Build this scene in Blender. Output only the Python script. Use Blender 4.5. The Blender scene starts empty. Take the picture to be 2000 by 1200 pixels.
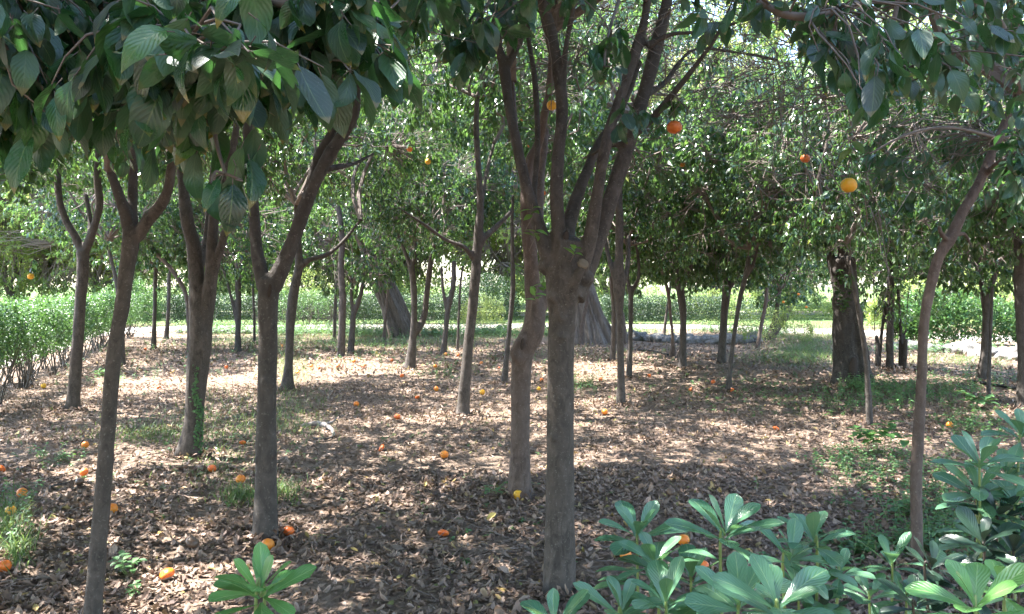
import bpy, bmesh, math, random
import numpy as np
from mathutils import Vector, noise as mnoise
R = math.radians
rng = np.random.default_rng(7)
random.seed(7)
sc = bpy.context.scene
col = sc.collection

# ------------------------------------------------------------------ camera
F, HOR, H = 1556.0, 555.0, 1.5          # focal length and horizon in photo pixels, eye height
cam = bpy.data.cameras.new('camera'); camo = bpy.data.objects.new('camera', cam); col.objects.link(camo)
camo.location = (0, 0, H); camo.rotation_euler = (R(90), 0, 0)
cam.sensor_width = 36; cam.lens = 36 * F / 2000; cam.shift_y = -(600 - HOR) / 2000
cam.clip_start = 0.05; cam.clip_end = 2000
sc.camera = camo
# ------------------------------------------------------------------ light
SUN_EL, SUN_AZ = 62, 285                 # azimuth clockwise from +Y: high on the left, a little ahead
w = bpy.data.worlds.new('World'); sc.world = w; w.use_nodes = True
wn = w.node_tree.nodes; wl = w.node_tree.links
sky = wn.new('ShaderNodeTexSky'); sky.sky_type = 'NISHITA'; sky.sun_disc = False
sky.sun_elevation = R(SUN_EL); sky.sun_rotation = R(SUN_AZ); sky.air_density = 1.0; sky.dust_density = 1.0
bg = wn['Background']; wl.new(sky.outputs[0], bg.inputs[0]); bg.inputs[1].default_value = 0.15
sl = bpy.data.lights.new('sun', 'SUN'); sl.energy = 4.6; sl.angle = R(0.5); sl.color = (1.0, 0.965, 0.91)
so = bpy.data.objects.new('sun', sl); col.objects.link(so)
sd = Vector((math.sin(R(SUN_AZ)) * math.cos(R(SUN_EL)), math.cos(R(SUN_AZ)) * math.cos(R(SUN_EL)), math.sin(R(SUN_EL))))
so.rotation_euler = sd.to_track_quat('Z', 'Y').to_euler()
vs = sc.view_settings; vs.view_transform = 'Standard'; vs.look = 'None'; vs.gamma = 1; vs.exposure = 3.0; vs.use_curve_mapping = False
cy = sc.cycles
cy.max_bounces = 8; cy.diffuse_bounces = 5; cy.glossy_bounces = 2; cy.transmission_bounces = 5; cy.transparent_max_bounces = 4
cy.caustics_reflective = False; cy.caustics_refractive = False; cy.sample_clamp_indirect = 6
cy.use_denoising = True

# ------------------------------------------------------------------ helpers
def nrm(a): return a / (np.linalg.norm(a, axis=-1, keepdims=True) + 1e-9)
def pt(px, py, d): return np.array([(px - 1000) / F * d, d, H - (py - HOR) / F * d])
def dist(py, z=0.0): return F * (H - z) / (py - HOR)
def gmask(x, y):
    x = np.asarray(x, float); y = np.asarray(y, float)
    m = np.clip((21 - y) / 4, 0, 1) * np.clip((x + 6.0 + (y - 9) * 0.33) / 1.2, 0, 1) * np.clip((13 - x) / 3, 0, 1)
    return m
def gz(x, y):
    x = np.asarray(x, float); y = np.asarray(y, float)
    h = 0.5 + 0.25 * np.sin(x * 0.9 + 0.7 * y + 1) + 0.15 * np.sin(2.3 * x - 1.1 * y) + 0.1 * np.sin(3.7 * y + 1.9 * x + 2)
    return 0.06 * (h - 0.5) * gmask(x, y)

class Mesh:
    def __init__(s): s.v = []; s.f = []; s.m = []; s.uv = []; s.n = 0
    def add(s, v, f, mat=0, uv=None):
        v = np.asarray(v, float).reshape(-1, 3); f = np.asarray(f, np.int64).reshape(-1, 4)
        s.v.append(v); s.f.append(f + s.n); s.m.append(np.full(len(f), mat)); s.n += len(v)
        s.uv.append(np.zeros((len(v), 2)) if uv is None else np.asarray(uv, float).reshape(-1, 2))
    def data(s, name, mats, smooth=True):
        v = np.concatenate(s.v); f = np.concatenate(s.f); m = np.concatenate(s.m); uv = np.concatenate(s.uv)
        me = bpy.data.meshes.new(name)
        me.vertices.add(len(v)); me.vertices.foreach_set('co', v.astype(np.float32).ravel())
        me.loops.add(len(f) * 4); me.loops.foreach_set('vertex_index', f.astype(np.int32).ravel())
        me.polygons.add(len(f)); me.polygons.foreach_set('loop_start', np.arange(0, len(f) * 4, 4, dtype=np.int32))
        for x in mats: me.materials.append(x)
        me.polygons.foreach_set('material_index', m.astype(np.int32))
        me.polygons.foreach_set('use_smooth', np.full(len(f), smooth))
        ul = me.uv_layers.new(name='UVMap'); ul.data.foreach_set('uv', uv[f.ravel()].astype(np.float32).ravel())
        me.update(calc_edges=True); me.validate()
        return me

def grid_faces(N, a, b, wrap=False):
    """N grids of a x b verts -> quads (b wraps round if wrap)"""
    i = np.arange(a - 1)[:, None]; j = np.arange(b if wrap else b - 1)[None]
    j2 = (j + 1) % b
    q = np.stack([i * b + j, i * b + j2, (i + 1) * b + j2, (i + 1) * b + j], -1).reshape(-1, 4)
    return (q[None] + (np.arange(N) * a * b)[:, None, None]).reshape(-1, 4)

def tubes(M, P0, P1, r0, r1, seg=3, sides=4, bend=0.08, mat=1, sag=None):
    P0 = np.asarray(P0, float); P1 = np.asarray(P1, float); N = len(P0)
    if N == 0: return
    t = np.linspace(0, 1, seg + 1)[None, :, None]
    L = np.linalg.norm(P1 - P0, axis=1, keepdims=True)
    off = rng.normal(size=(N, 3)) * L * bend; off2 = rng.normal(size=(N, 3)) * L * bend * 0.5
    if sag is not None: off = off + np.array([0, 0, 1]) * L * sag
    C = P0[:, None] * (1 - t) + P1[:, None] * t + off[:, None] * 4 * t * (1 - t) + off2[:, None] * np.sin(2 * np.pi * t)
    d = nrm(P1 - P0); up = np.where(np.abs(d[:, 2:3]) > 0.9, [[1., 0, 0]], [[0, 0, 1.]])
    a = nrm(np.cross(d, up)); b = np.cross(d, a)
    th = np.arange(sides) / sides * 2 * np.pi
    r = np.asarray(r0).reshape(-1, 1, 1, 1) * (1 - t[..., None]) + np.asarray(r1).reshape(-1, 1, 1, 1) * t[..., None]
    ring = a[:, None, None] * np.cos(th)[None, None, :, None] + b[:, None, None] * np.sin(th)[None, None, :, None]
    V = C[:, :, None] + ring * r
    M.add(V, grid_faces(N, seg + 1, sides, True), mat)
    return C

PROF = {'citrus': ([0, .12, .3, .5, .7, .88, 1], [.06, .5, .92, 1, .78, .36, .02]),
        'ob': ([0, .15, .35, .55, .75, .88, .95, 1], [.10, .24, .55, .86, 1, .86, .60, .12]),
        'dry': ([0, .15, .4, .65, .85, 1], [.1, .6, 1, .85, .5, .08]),
        'blade': ([0, .3, .7, 1], [1, .9, .6, .08]),
        'round': ([0, .2, .5, .8, 1], [.2, .9, 1, .6, .05])}
def leaves(M, base, along, normal, L, W, nv=2, nu=2, fold=0.25, curl=0.25, prof='citrus', mat=0, wave=0.0):
    base = np.asarray(base, float); N = len(base)
    if N == 0: return
    along = nrm(along); side = nrm(np.cross(along, normal)); nn = np.cross(side, along)
    v = np.linspace(0, 1, nv + 1)
    if nv == 2: v = np.array([0, .48, 1])
    u = np.linspace(-1, 1, nu + 1)
    wv = np.interp(v, *PROF[prof])
    L = np.broadcast_to(L, (N,)); W = np.broadcast_to(W, (N,)); curl = np.broadcast_to(curl, (N,)); fold = np.broadcast_to(fold, (N,))
    V = v[None, :, None]; U = u[None, None, :]; WV = wv[None, :, None]
    l = L[:, None, None]; ww = W[:, None, None] * 0.5
    x = U * ww * WV
    c = curl[:, None, None]
    # curl: arc bending away from the normal
    ang = c * V * 2.2
    y = np.where(np.abs(c) > 1e-3, np.sin(ang) / (2.2 * c + 1e-9), V) * l
    z = -np.where(np.abs(c) > 1e-3, (1 - np.cos(ang)) / (2.2 * c + 1e-9), 0) * l
    z = z + np.abs(U) * ww * WV * fold[:, None, None]
    if wave:
        ph = rng.random((N, 1, 1)) * 6.28
        z = z + wave * l * np.abs(U) * np.sin(V * 11 + ph + U)
    P = base[:, None, None] + side[:, None, None] * x[..., None] + along[:, None, None] * (y + 0 * U)[..., None] + nn[:, None, None] * z[..., None]
    uv = np.broadcast_to(np.stack(np.broadcast_arrays(U * .5 + .5, V), -1), (N, nv + 1, nu + 1, 2))
    M.add(P, grid_faces(N, nv + 1, nu + 1), mat, uv)

def obj(name, me, parent=None, loc=(0, 0, 0), **tags):
    o = bpy.data.objects.new(name, me); col.objects.link(o); o.location = loc
    if parent is not None: o.parent = parent
    for k, v in tags.items(): o[k] = v
    return o
def thing(name, label, cat, loc, group=None):
    o = obj(name, None, None, tuple(float(x) for x in loc), label=label, category=cat)
    if group: o['group'] = group
    return o

# ------------------------------------------------------------------ materials
def mat(name):
    m = bpy.data.materials.new(name); m.use_nodes = True
    nt = m.node_tree; p = nt.nodes['Principled BSDF']
    return m, nt, p
def node(nt, t, **kw):
    n = nt.nodes.new(t)
    for k, v in kw.items():
        if hasattr(n, k): setattr(n, k, v)
        else: n.inputs[k.replace('_', ' ')].default_value = v
    return n
def ramp(nt, src, stops, interp='LINEAR'):
    r = nt.nodes.new('ShaderNodeValToRGB'); r.color_ramp.interpolation = interp
    e = r.color_ramp.elements
    while len(e) < len(stops): e.new(0.5)
    for i, (p, c) in enumerate(stops):
        e[i].position = p; e[i].color = (*c, 1) if len(c) == 3 else c
    nt.links.new(src, r.inputs[0]); return r.outputs[0]
def mixc(nt, fac, a, b, mode='MIX'):
    m = nt.nodes.new('ShaderNodeMix'); m.data_type = 'RGBA'; m.blend_type = mode
    for k, v in ((0, fac), (6, a), (7, b)):
        if isinstance(v, (int, float)): m.inputs[k].default_value = v
        elif isinstance(v, tuple): m.inputs[k].default_value = (*v, 1)
        else: nt.links.new(v, m.inputs[k])
    return m.outputs[2]
def math_(nt, op, a, b=None):
    m = nt.nodes.new('ShaderNodeMath'); m.operation = op
    for k, v in ((0, a), (1, b)):
        if v is None: continue
        if isinstance(v, (int, float)): m.inputs[k].default_value = v
        else: nt.links.new(v, m.inputs[k])
    return m.outputs[0]
def coords(nt, scale=(1, 1, 1), kind='Object'):
    tc = nt.nodes.new('ShaderNodeTexCoord'); mp = nt.nodes.new('ShaderNodeMapping'); mp.inputs[3].default_value = scale
    nt.links.new(tc.outputs[kind], mp.inputs[0]); return mp.outputs[0]
def tex(nt, vec, scale, detail=4, rough=.55, dist=0):
    n = nt.nodes.new('ShaderNodeTexNoise'); nt.links.new(vec, n.inputs['Vector'])
    n.inputs['Scale'].default_value = scale; n.inputs['Detail'].default_value = detail
    n.inputs['Roughness'].default_value = rough; n.inputs['Distortion'].default_value = dist
    return n.outputs[0]
def bump(nt, p, h, strength, distance):
    b = nt.nodes.new('ShaderNodeBump'); b.inputs['Strength'].default_value = strength; b.inputs['Distance'].default_value = distance
    nt.links.new(h, b.inputs['Height']); nt.links.new(b.outputs[0], p.inputs['Normal']); return b

def leaf_mat(name, stops, trans, tcol, rough=.38, dust=0.0, veins=False, back=(.10, .15, .07), spec=.5, midrib=None):
    m, nt, p = mat(name)
    g = nt.nodes.new('ShaderNodeNewGeometry')
    c = ramp(nt, g.outputs['Random Per Island'], stops)
    if veins:
        uv = nt.nodes.new('ShaderNodeTexCoord'); sp = nt.nodes.new('ShaderNodeSeparateXYZ'); nt.links.new(uv.outputs['UV'], sp.inputs[0])
        au = math_(nt, 'ABSOLUTE', math_(nt, 'SUBTRACT', sp.outputs[0], .5))
        mid = math_(nt, 'LESS_THAN', au, .022)
        t = math_(nt, 'SUBTRACT', math_(nt, 'MULTIPLY', sp.outputs[1], 52), math_(nt, 'MULTIPLY', au, 44))
        sv = math_(nt, 'SINE', t)
        side = math_(nt, 'GREATER_THAN', sv, .90)
        mr = midrib or (.16, .24, .09)
        c = mixc(nt, math_(nt, 'MULTIPLY', side, .22), c, mr)
        c = mixc(nt, math_(nt, 'MULTIPLY', mid, .7), c, mr)
        tip = ramp(nt, math_(nt, 'ADD', sp.outputs[1], math_(nt, 'MULTIPLY', math_(nt, 'FRACT', math_(nt, 'MULTIPLY', g.outputs['Random Per Island'], 91.3)), .16)), [(1.0 - .04, (0, 0, 0)), (1.0, (1, 1, 1))])
        if dust: c = mixc(nt, math_(nt, 'MULTIPLY', tip, .8), c, (.26, .19, .04))
        hb = math_(nt, 'ADD', math_(nt, 'MULTIPLY', sv, .5), math_(nt, 'MULTIPLY', mid, -1.5))
        bump(nt, p, hb, .35, .0012)
    if dust:
        co = coords(nt)
        n1 = tex(nt, co, 26, 5, .7); n2 = tex(nt, co, 240, 2)
        isl = ramp(nt, math_(nt, 'FRACT', math_(nt, 'MULTIPLY', g.outputs['Random Per Island'], 37.7)), [(0, (0, 0, 0)), (1, (1, 1, 1))])
        f = ramp(nt, math_(nt, 'ADD', n1, math_(nt, 'MULTIPLY', isl, .35)), [(.50, (0, 0, 0)), (.82, (1, 1, 1))])
        c = mixc(nt, math_(nt, 'MULTIPLY', f, dust), c, (.075, .08, .10))
        s = ramp(nt, n2, [(.70, (0, 0, 0)), (.76, (1, 1, 1))])
        c = mixc(nt, math_(nt, 'MULTIPLY', s, .35), c, (.38, .40, .36))
        br = ramp(nt, tex(nt, co, 9, 3), [(.70, (0, 0, 0)), (.76, (1, 1, 1))])
        c = mixc(nt, math_(nt, 'MULTIPLY', br, .6), c, (.22, .16, .03))
        nt.links.new(ramp(nt, f, [(0, (rough,) * 3), (1, (.55,) * 3)]), p.inputs['Roughness'])
    else:
        p.inputs['Roughness'].default_value = rough
    c = mixc(nt, math_(nt, 'MULTIPLY', g.outputs['Backfacing'], .55), c, back)
    nt.links.new(c, p.inputs['Base Color'])
    p.inputs['Specular IOR Level'].default_value = spec
    tr = nt.nodes.new('ShaderNodeBsdfTranslucent')
    tc = mixc(nt, .6, c, tcol)
    nt.links.new(tc, tr.inputs[0])
    mx = nt.nodes.new('ShaderNodeMixShader'); mx.inputs[0].default_value = trans
    nt.links.new(p.outputs[0], mx.inputs[1]); nt.links.new(tr.outputs[0], mx.inputs[2])
    nt.links.new(mx.outputs[0], nt.nodes['Material Output'].inputs[0])
    return m
G1 = [(0, (0.0148, 0.0361, 0.0197)), (.35, (0.0246, 0.0607, 0.0279)), (.7, (0.0377, 0.0853, 0.0344)), (.93, (0.0656, 0.1230, 0.0410)), (1, (0.1968, 0.2214, 0.0410))]
M_leaf = leaf_mat('citrus_leaf', G1, .34, (.22, .44, .08), rough=.27, spec=.8)
M_leafnear = leaf_mat('citrus_leaf_dusty', [(0, (.006, .026, .014)), (.3, (.012, .046, .020)), (.6, (.020, .078, .026)), (.85, (.032, .115, .032)), (1, (.08, .17, .035))], .22, (.12, .38, .07), rough=.24, dust=.36, veins=True, spec=.7, back=(.035, .085, .03))
M_leaffresh = leaf_mat('fresh_leaf', [(0, (.09, .22, .04)), (1, (.15, .32, .06))], .4, (.3, .5, .06), veins=True)
M_leafbg = leaf_mat('broad_leaf', [(0, (.08, .13, .04)), (.5, (.14, .21, .06)), (1, (.21, .27, .08))], .5, (.55, .66, .16), rough=.4)
M_hedge = leaf_mat('hedge_leaf', [(0, (.020, .056, .018)), (.6, (.038, .105, .028)), (1, (.08, .18, .04))], .26, (.2, .42, .07), rough=.4)
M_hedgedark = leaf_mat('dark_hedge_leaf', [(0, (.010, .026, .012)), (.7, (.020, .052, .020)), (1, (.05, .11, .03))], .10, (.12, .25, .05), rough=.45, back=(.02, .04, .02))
M_pitto = leaf_mat('whorled_leaf', [(0, (.052, .140, .076)), (.6, (.078, .190, .106)), (.92, (.11, .23, .12)), (1, (.12, .23, .11))], .2, (.2, .46, .12), rough=.22, veins=True, midrib=(.24, .38, .17), back=(.12, .22, .12), spec=.8)
M_pittofresh = leaf_mat('whorled_leaf_fresh', [(0, (.08, .22, .07)), (1, (.13, .30, .09))], .3, (.3, .6, .12), rough=.2, veins=True, midrib=(.3, .46, .18), back=(.16, .28, .12), spec=.8)
M_pittodark = leaf_mat('whorled_leaf_dark', [(0, (.016, .040, .026)), (1, (.030, .060, .036))], .06, (.05, .09, .03), rough=.3, veins=True, midrib=(.05, .10, .05), back=(.05, .06, .05), spec=.5)  # whorled leaf for the corner shrub, shade painted into its colour
M_weed = leaf_mat('weed_leaf', [(0, (.035, .09, .035)), (.6, (.06, .15, .05)), (1, (.11, .22, .07))], .3, (.25, .45, .08), rough=.5)
M_grass = leaf_mat('grass_blade', [(0, (.035, .085, .022)), (.7, (.06, .125, .03)), (1, (.15, .16, .07))], .35, (.3, .42, .09), rough=.5)
M_litter = leaf_mat('dry_leaf', [(0, (0.0640, 0.0397, 0.0306)), (.25, (0.1120, 0.0728, 0.0557)), (.55, (0.1973, 0.1306, 0.0964)), (.80, (0.2773, 0.1892, 0.1437)), (.93, (0.3839, 0.2838, 0.2272)), (.96, (0.3839, 0.2554, 0.0927)), (1, (0.1813, 0.1892, 0.0649))], .08, (.3, .2, .1), rough=.6, back=(.27, .20, .15), spec=.3)
M_shadeleaf = M_leaf

def bark_mat(name, a, b, c, scale=1.0, lichen=0.3, bs=.9, bd=.008, vert=.5):
    m, nt, p = mat(name)
    co = coords(nt); cs = coords(nt, (1, 1, vert)); ch = coords(nt, (1, 1, 3.2))
    n1 = tex(nt, cs, 26 * scale, 6, .65, .6); n2 = tex(nt, co, 4.5 * scale, 4, .6); n3 = tex(nt, ch, 30 * scale, 3, .6); n4 = tex(nt, co, 90 * scale, 3, .6)
    cc = mixc(nt, ramp(nt, n1, [(.3, (0, 0, 0)), (.7, (1, 1, 1))]), a, b)
    cc = mixc(nt, math_(nt, 'MULTIPLY', ramp(nt, tex(nt, co, 11 * scale, 5, .7), [(.58, (0, 0, 0)), (.64, (1, 1, 1))]), .45), cc, tuple(x * 1.5 for x in c))
    cc = mixc(nt, ramp(nt, n2, [(.42, (0, 0, 0)), (.68, (1, 1, 1))]), cc, c)
    cc = mixc(nt, math_(nt, 'MULTIPLY', ramp(nt, n4, [(.60, (0, 0, 0)), (.72, (1, 1, 1))]), lichen), cc, (.33, .32, .27))
    nt.links.new(cc, p.inputs['Base Color']); p.inputs['Roughness'].default_value = .82; p.inputs['Specular IOR Level'].default_value = .25
    h = math_(nt, 'ADD', math_(nt, 'MULTIPLY', n1, 1.0), math_(nt, 'ADD', math_(nt, 'MULTIPLY', n3, .35), math_(nt, 'MULTIPLY', n4, .25)))
    bump(nt, p, h, bs, bd)
    return m
M_bark = bark_mat('orange_bark', (.034, .028, .024), (.125, .104, .090), (.072, .060, .052))
M_barkred = bark_mat('reddish_bark', (.058, .041, .034), (.17, .125, .104), (.11, .083, .071))
M_barkpale = bark_mat('pale_bark', (.08, .063, .055), (.28, .23, .20), (.16, .13, .11), scale=.5, bs=1.0, bd=.03, vert=.15)  # old bark lightened: sunlight on the fluted trunk painted into the colour
M_barkold = bark_mat('old_bark', (.05, .038, .032), (.17, .135, .112), (.10, .08, .066), scale=.5, bs=1.0, bd=.03, vert=.15)
M_barkdark = bark_mat('dark_bark', (.033, .028, .026), (.11, .094, .083), (.065, .056, .050), scale=.7, bs=.8, bd=.012)
M_barkblack = bark_mat('blackish_bark', (.022, .019, .017), (.085, .072, .064), (.045, .038, .034), scale=.6, bs=1.0, bd=.02)
M_twig = bark_mat('twig_bark', (.12, .095, .08), (.20, .165, .145), (.16, .13, .115), lichen=.1, bs=.2)
M_stem, _nt, _p = mat('green_stem'); _p.inputs['Base Color'].default_value = (.16, .24, .07, 1); _p.inputs['Roughness'].default_value = .5
_c = coords(_nt); _nt.links.new(mixc(_nt, tex(_nt, _c, 30), (.12, .20, .05), (.22, .27, .10)), _p.inputs['Base Color'])
M_dstem, _nt, _p = mat('brown_stem'); _c = coords(_nt); _nt.links.new(mixc(_nt, tex(_nt, _c, 40), (.03, .025, .02), (.075, .06, .045)), _p.inputs['Base Color'])
M_cut, _nt, _p = mat('cut_wood'); _c = coords(_nt); _nt.links.new(mixc(_nt, tex(_nt, _c, 60), (.10, .075, .05), (.19, .145, .10)), _p.inputs['Base Color']); _p.inputs['Roughness'].default_value = .8
M_hole, _nt, _p = mat('rotten_wood'); _c = coords(_nt); _nt.links.new(mixc(_nt, tex(_nt, _c, 50), (.02, .014, .01), (.06, .04, .03)), _p.inputs['Base Color']); _p.inputs['Roughness'].default_value = .9  # dark discs of this paint the shade inside hollows

def soil_mat():
    m, nt, p = mat('soil')
    co = coords(nt); n1 = tex(nt, co, 1.2, 5, .6); n2 = tex(nt, co, 28, 5, .7); n3 = tex(nt, co, 110, 3, .7)
    v = nt.nodes.new('ShaderNodeTexVoronoi'); v.inputs['Scale'].default_value = 16; v.inputs['Randomness'].default_value = 1
    vw = nt.nodes.new('ShaderNodeVectorMath'); vw.operation = 'ADD'
    nn = nt.nodes.new('ShaderNodeTexNoise'); nn.inputs['Scale'].default_value = 14; nt.links.new(co, nn.inputs['Vector'])
    sc_ = nt.nodes.new('ShaderNodeVectorMath'); sc_.operation = 'SCALE'; sc_.inputs[3].default_value = .12; nt.links.new(nn.outputs[1], sc_.inputs[0])
    nt.links.new(co, vw.inputs[0]); nt.links.new(sc_.outputs[0], vw.inputs[1]); nt.links.new(vw.outputs[0], v.inputs['Vector'])
    c = ramp(nt, v.outputs['Color'], [(.1, (.15, .105, .076)), (.4, (.21, .152, .112)), (.65, (.27, .20, .15)), (.9, (.33, .255, .195))])
    e = ramp(nt, v.outputs['Distance'], [(.25, (0, 0, 0)), (.6, (1, 1, 1))])
    c = mixc(nt, math_(nt, 'MULTIPLY', e, .5), c, (.09, .065, .052))
    c = mixc(nt, ramp(nt, n2, [(.35, (0, 0, 0)), (.7, (1, 1, 1))]), c, (.21, .152, .112))
    # beyond the grove: sunny lawn and dry earth
    sp = nt.nodes.new('ShaderNodeSeparateXYZ'); tc = nt.nodes.new('ShaderNodeTexCoord'); nt.links.new(tc.outputs['Object'], sp.inputs[0])
    far = ramp(nt, math_(nt, 'ADD', math_(nt, 'MULTIPLY', sp.outputs[1], .02), math_(nt, 'MULTIPLY', n1, .16)), [(.60, (0, 0, 0)), (.70, (1, 1, 1))])
    grs = ramp(nt, n2, [(.3, (.06, .10, .03)), (.6, (.13, .18, .06)), (.8, (.25, .24, .13))])
    c = mixc(nt, far, c, grs)
    nt.links.new(c, p.inputs['Base Color']); p.inputs['Roughness'].default_value = .95; p.inputs['Specular IOR Level'].default_value = .15
    bump(nt, p, math_(nt, 'ADD', math_(nt, 'ADD', n2, math_(nt, 'MULTIPLY', n3, .4)), math_(nt, 'MULTIPLY', v.outputs['Distance'], -.8)), .9, .03)
    return m
M_soil = soil_mat()
def simple(name, a, b, scale, rough=.9, bs=.4, bd=.01, c=None):
    m, nt, p = mat(name); co = coords(nt); n = tex(nt, co, scale, 6, .65); n2 = tex(nt, co, scale * 6, 3, .6)
    cc = mixc(nt, ramp(nt, n, [(.35, (0, 0, 0)), (.68, (1, 1, 1))]), a, b)
    cc = mixc(nt, math_(nt, 'MULTIPLY', ramp(nt, n2, [(.4, (0, 0, 0)), (.7, (1, 1, 1))]), .3), cc, c or tuple(x * .5 for x in a))
    nt.links.new(cc, p.inputs['Base Color']); p.inputs['Roughness'].default_value = rough; p.inputs['Specular IOR Level'].default_value = .25
    bump(nt, p, math_(nt, 'ADD', n, math_(nt, 'MULTIPLY', n2, .5)), bs, bd); return m
M_path = simple('pale_gravel', (.27, .24, .21), (.46, .42, .37), 3, .95, .6, .02, c=(.14, .11, .09))
M_stone = simple('grey_stone', (.12, .115, .11), (.27, .26, .245), 5, .9, .9, .03)
M_hose = simple('black_hose', (.02, .02, .02), (.035, .035, .035), 20, .6)
M_dead = simple('dead_wood', (.13, .11, .10), (.30, .27, .25), 12, .85, .6, .006)
def orange_mat(name, a, b, mould=False):
    m, nt, p = mat(name); co = coords(nt)
    n = tex(nt, co, 14, 3); v = nt.nodes.new('ShaderNodeTexVoronoi'); v.inputs['Scale'].default_value = 420; nt.links.new(co, v.inputs['Vector'])
    c = mixc(nt, ramp(nt, n, [(.4, (0, 0, 0)), (.65, (1, 1, 1))]), a, b)
    c = mixc(nt, math_(nt, 'MULTIPLY', ramp(nt, tex(nt, co, 45, 4, .7), [(.64, (0, 0, 0)), (.70, (1, 1, 1))]), .6), c, (.30, .11, .02))
    if mould:
        sp = nt.nodes.new('ShaderNodeSeparateXYZ'); nt.links.new(co, sp.inputs[0])
        f = ramp(nt, math_(nt, 'ADD', math_(nt, 'MULTIPLY', sp.outputs[2], -14), math_(nt, 'MULTIPLY', tex(nt, co, 30, 4), .5)), [(.35, (0, 0, 0)), (.5, (1, 1, 1))])
        c = mixc(nt, f, c, (.30, .32, .30))
    nt.links.new(c, p.inputs['Base Color']); p.inputs['Roughness'].default_value = .42
    p.inputs['Subsurface Weight'].default_value = 0.0
    bump(nt, p, v.outputs['Distance'], .25, .0006); return m
M_or = orange_mat('orange_peel', (.72, .19, .02), (.78, .28, .03))
M_or2 = orange_mat('deep_orange_peel', (.64, .12, .02), (.72, .18, .025))
M_or3 = orange_mat('yellow_peel', (.74, .42, .03), (.78, .34, .02))
M_or4 = orange_mat('mouldy_peel', (.74, .13, .012), (.80, .20, .015), True)
M_orb = orange_mat('brown_peel', (.10, .06, .04), (.16, .09, .05))

# ------------------------------------------------------------------ ground
def ground():
    n = 260
    t = np.linspace(-1, 1, n); xs = np.sinh(t * 5.2) / np.sinh(5.2) * 400
    ty = np.linspace(-1, 1, n); ys = np.sinh(ty * 5.2) / np.sinh(5.2) * 400 + 8
    X, Y = np.meshgrid(xs, ys, indexing='xy')
    M = Mesh(); M.add(np.stack([X, Y, gz(X, Y)], -1), grid_faces(1, n, n))
    obj('ground', M.data('ground', [M_soil]), kind='structure')
ground()
def ribbon(name, pts, width, z, m, **tags):
    pts = np.array(pts, float)
    t = np.linspace(0, len(pts) - 1, 70); P = np.array([catmull(pts, x) for x in t])
    d = nrm(np.gradient(P, axis=0)); s = np.stack([d[:, 1], -d[:, 0]], -1)
    wob = 1 + .06 * np.sin(t * 9) + .05 * np.sin(t * 23)
    u = np.linspace(-.5, .5, 5)
    V = P[:, None] + s[:, None] * u[None, :, None] * (width * wob)[:, None, None]
    V = np.concatenate([V, np.full(V.shape[:2] + (1,), z)], -1)
    M = Mesh(); M.add(V, grid_faces(1, 70, 5)[:, ::-1]); return obj(name, M.data(name, [m]), **tags)
def catmull(P, t):
    P = np.asarray(P, float); n = len(P); i = min(int(t), n - 2); f = t - i
    p0 = P[max(i - 1, 0)]; p1 = P[i]; p2 = P[i + 1]; p3 = P[min(i + 2, n - 1)]
    return .5 * ((2 * p1) + (-p0 + p2) * f + (2 * p0 - 5 * p1 + 4 * p2 - p3) * f * f + (-p0 + 3 * p1 - 3 * p2 + p3) * f ** 3)
ribbon('path', [(-8.3, 5), (-9.3, 10), (-10.5, 14), (-12.0, 18.4), (-13.2, 22.6), (-12.0, 26.4), (-7, 27.6), (0, 28.2), (6, 27.8), (11.5, 23.6), (16, 20.6), (26, 19)], 3.0, .012, M_path, kind='structure')
ribbon('far_path', [(-60, 52), (-34, 46), (-20, 41), (0, 40), (14, 41), (30, 44), (60, 50)], 5.0, .012, M_path, kind='structure')

# ------------------------------------------------------------------ leaf litter
def in_view(n, y0, y1, margin=.66, power=1.0):
    y = y0 + (y1 - y0) * rng.random(n) ** power
    x = (rng.random(n) * 2 - 1) * (y * margin + .25); return x, y
def litter():
    M = Mesh()
    def batch(n, y0, y1, Ls, nv, power, zt, tilt):
        x, y = in_view(n, y0, y1, power=power)
        k = (np.clip((21.5 - y) / 3, 0, 1) * np.clip((x + 6.7 + (y - 9) * .33) / .5, 0, 1) * np.clip((13.5 - x) / 3, 0, 1)) > rng.random(n) * .9; x = x[k]; y = y[k]
        # clumps and bare patches
        nz = np.sin(x * 2.1 + 3 * np.sin(y * 1.3)) * np.sin(y * 1.7 + 2 * np.sin(x * 1.1)) * .5 + .5
        k = rng.random(len(x)) < .30 + .75 * nz; x = x[k]; y = y[k]; n = len(x)
        a = rng.random(n) * 2 * np.pi; tl = rng.normal(0, tilt, n)
        al = np.stack([np.cos(a) * np.cos(tl), np.sin(a) * np.cos(tl), np.sin(tl)], -1)
        nn = nrm(np.stack([rng.normal(0, .24, n), rng.normal(0, .24, n), np.where(rng.random(n) < .5, 1, -1)], -1))
        L = Ls * rng.uniform(.35, 1.1, n) * np.where(rng.random(n) < .12, 1.45, 1); W = L * rng.uniform(.36, .6, n)
        z = gz(x, y) + rng.uniform(.002, zt, n) + np.abs(np.sin(tl)) * L * .4
        leaves(M, np.stack([x, y, z], -1), al, nn, L, W, nv=nv, nu=2, fold=rng.normal(.3, .5, n), curl=rng.normal(0, .42, n), prof='dry', wave=.03)
    batch(70000, 2.6, 6.5, .054, 4, .8, .011, .14)
    batch(90000, 6.5, 12, .055, 2, .8, .013, .15)
    batch(60000, 12, 22, .085, 2, .8, .02, .3)
    o = obj('leaf_litter', M.data('leaf_litter', [M_litter], False), kind='stuff', label='dry brown fallen leaves covering the grove floor', category='leaf litter')
litter()

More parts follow.
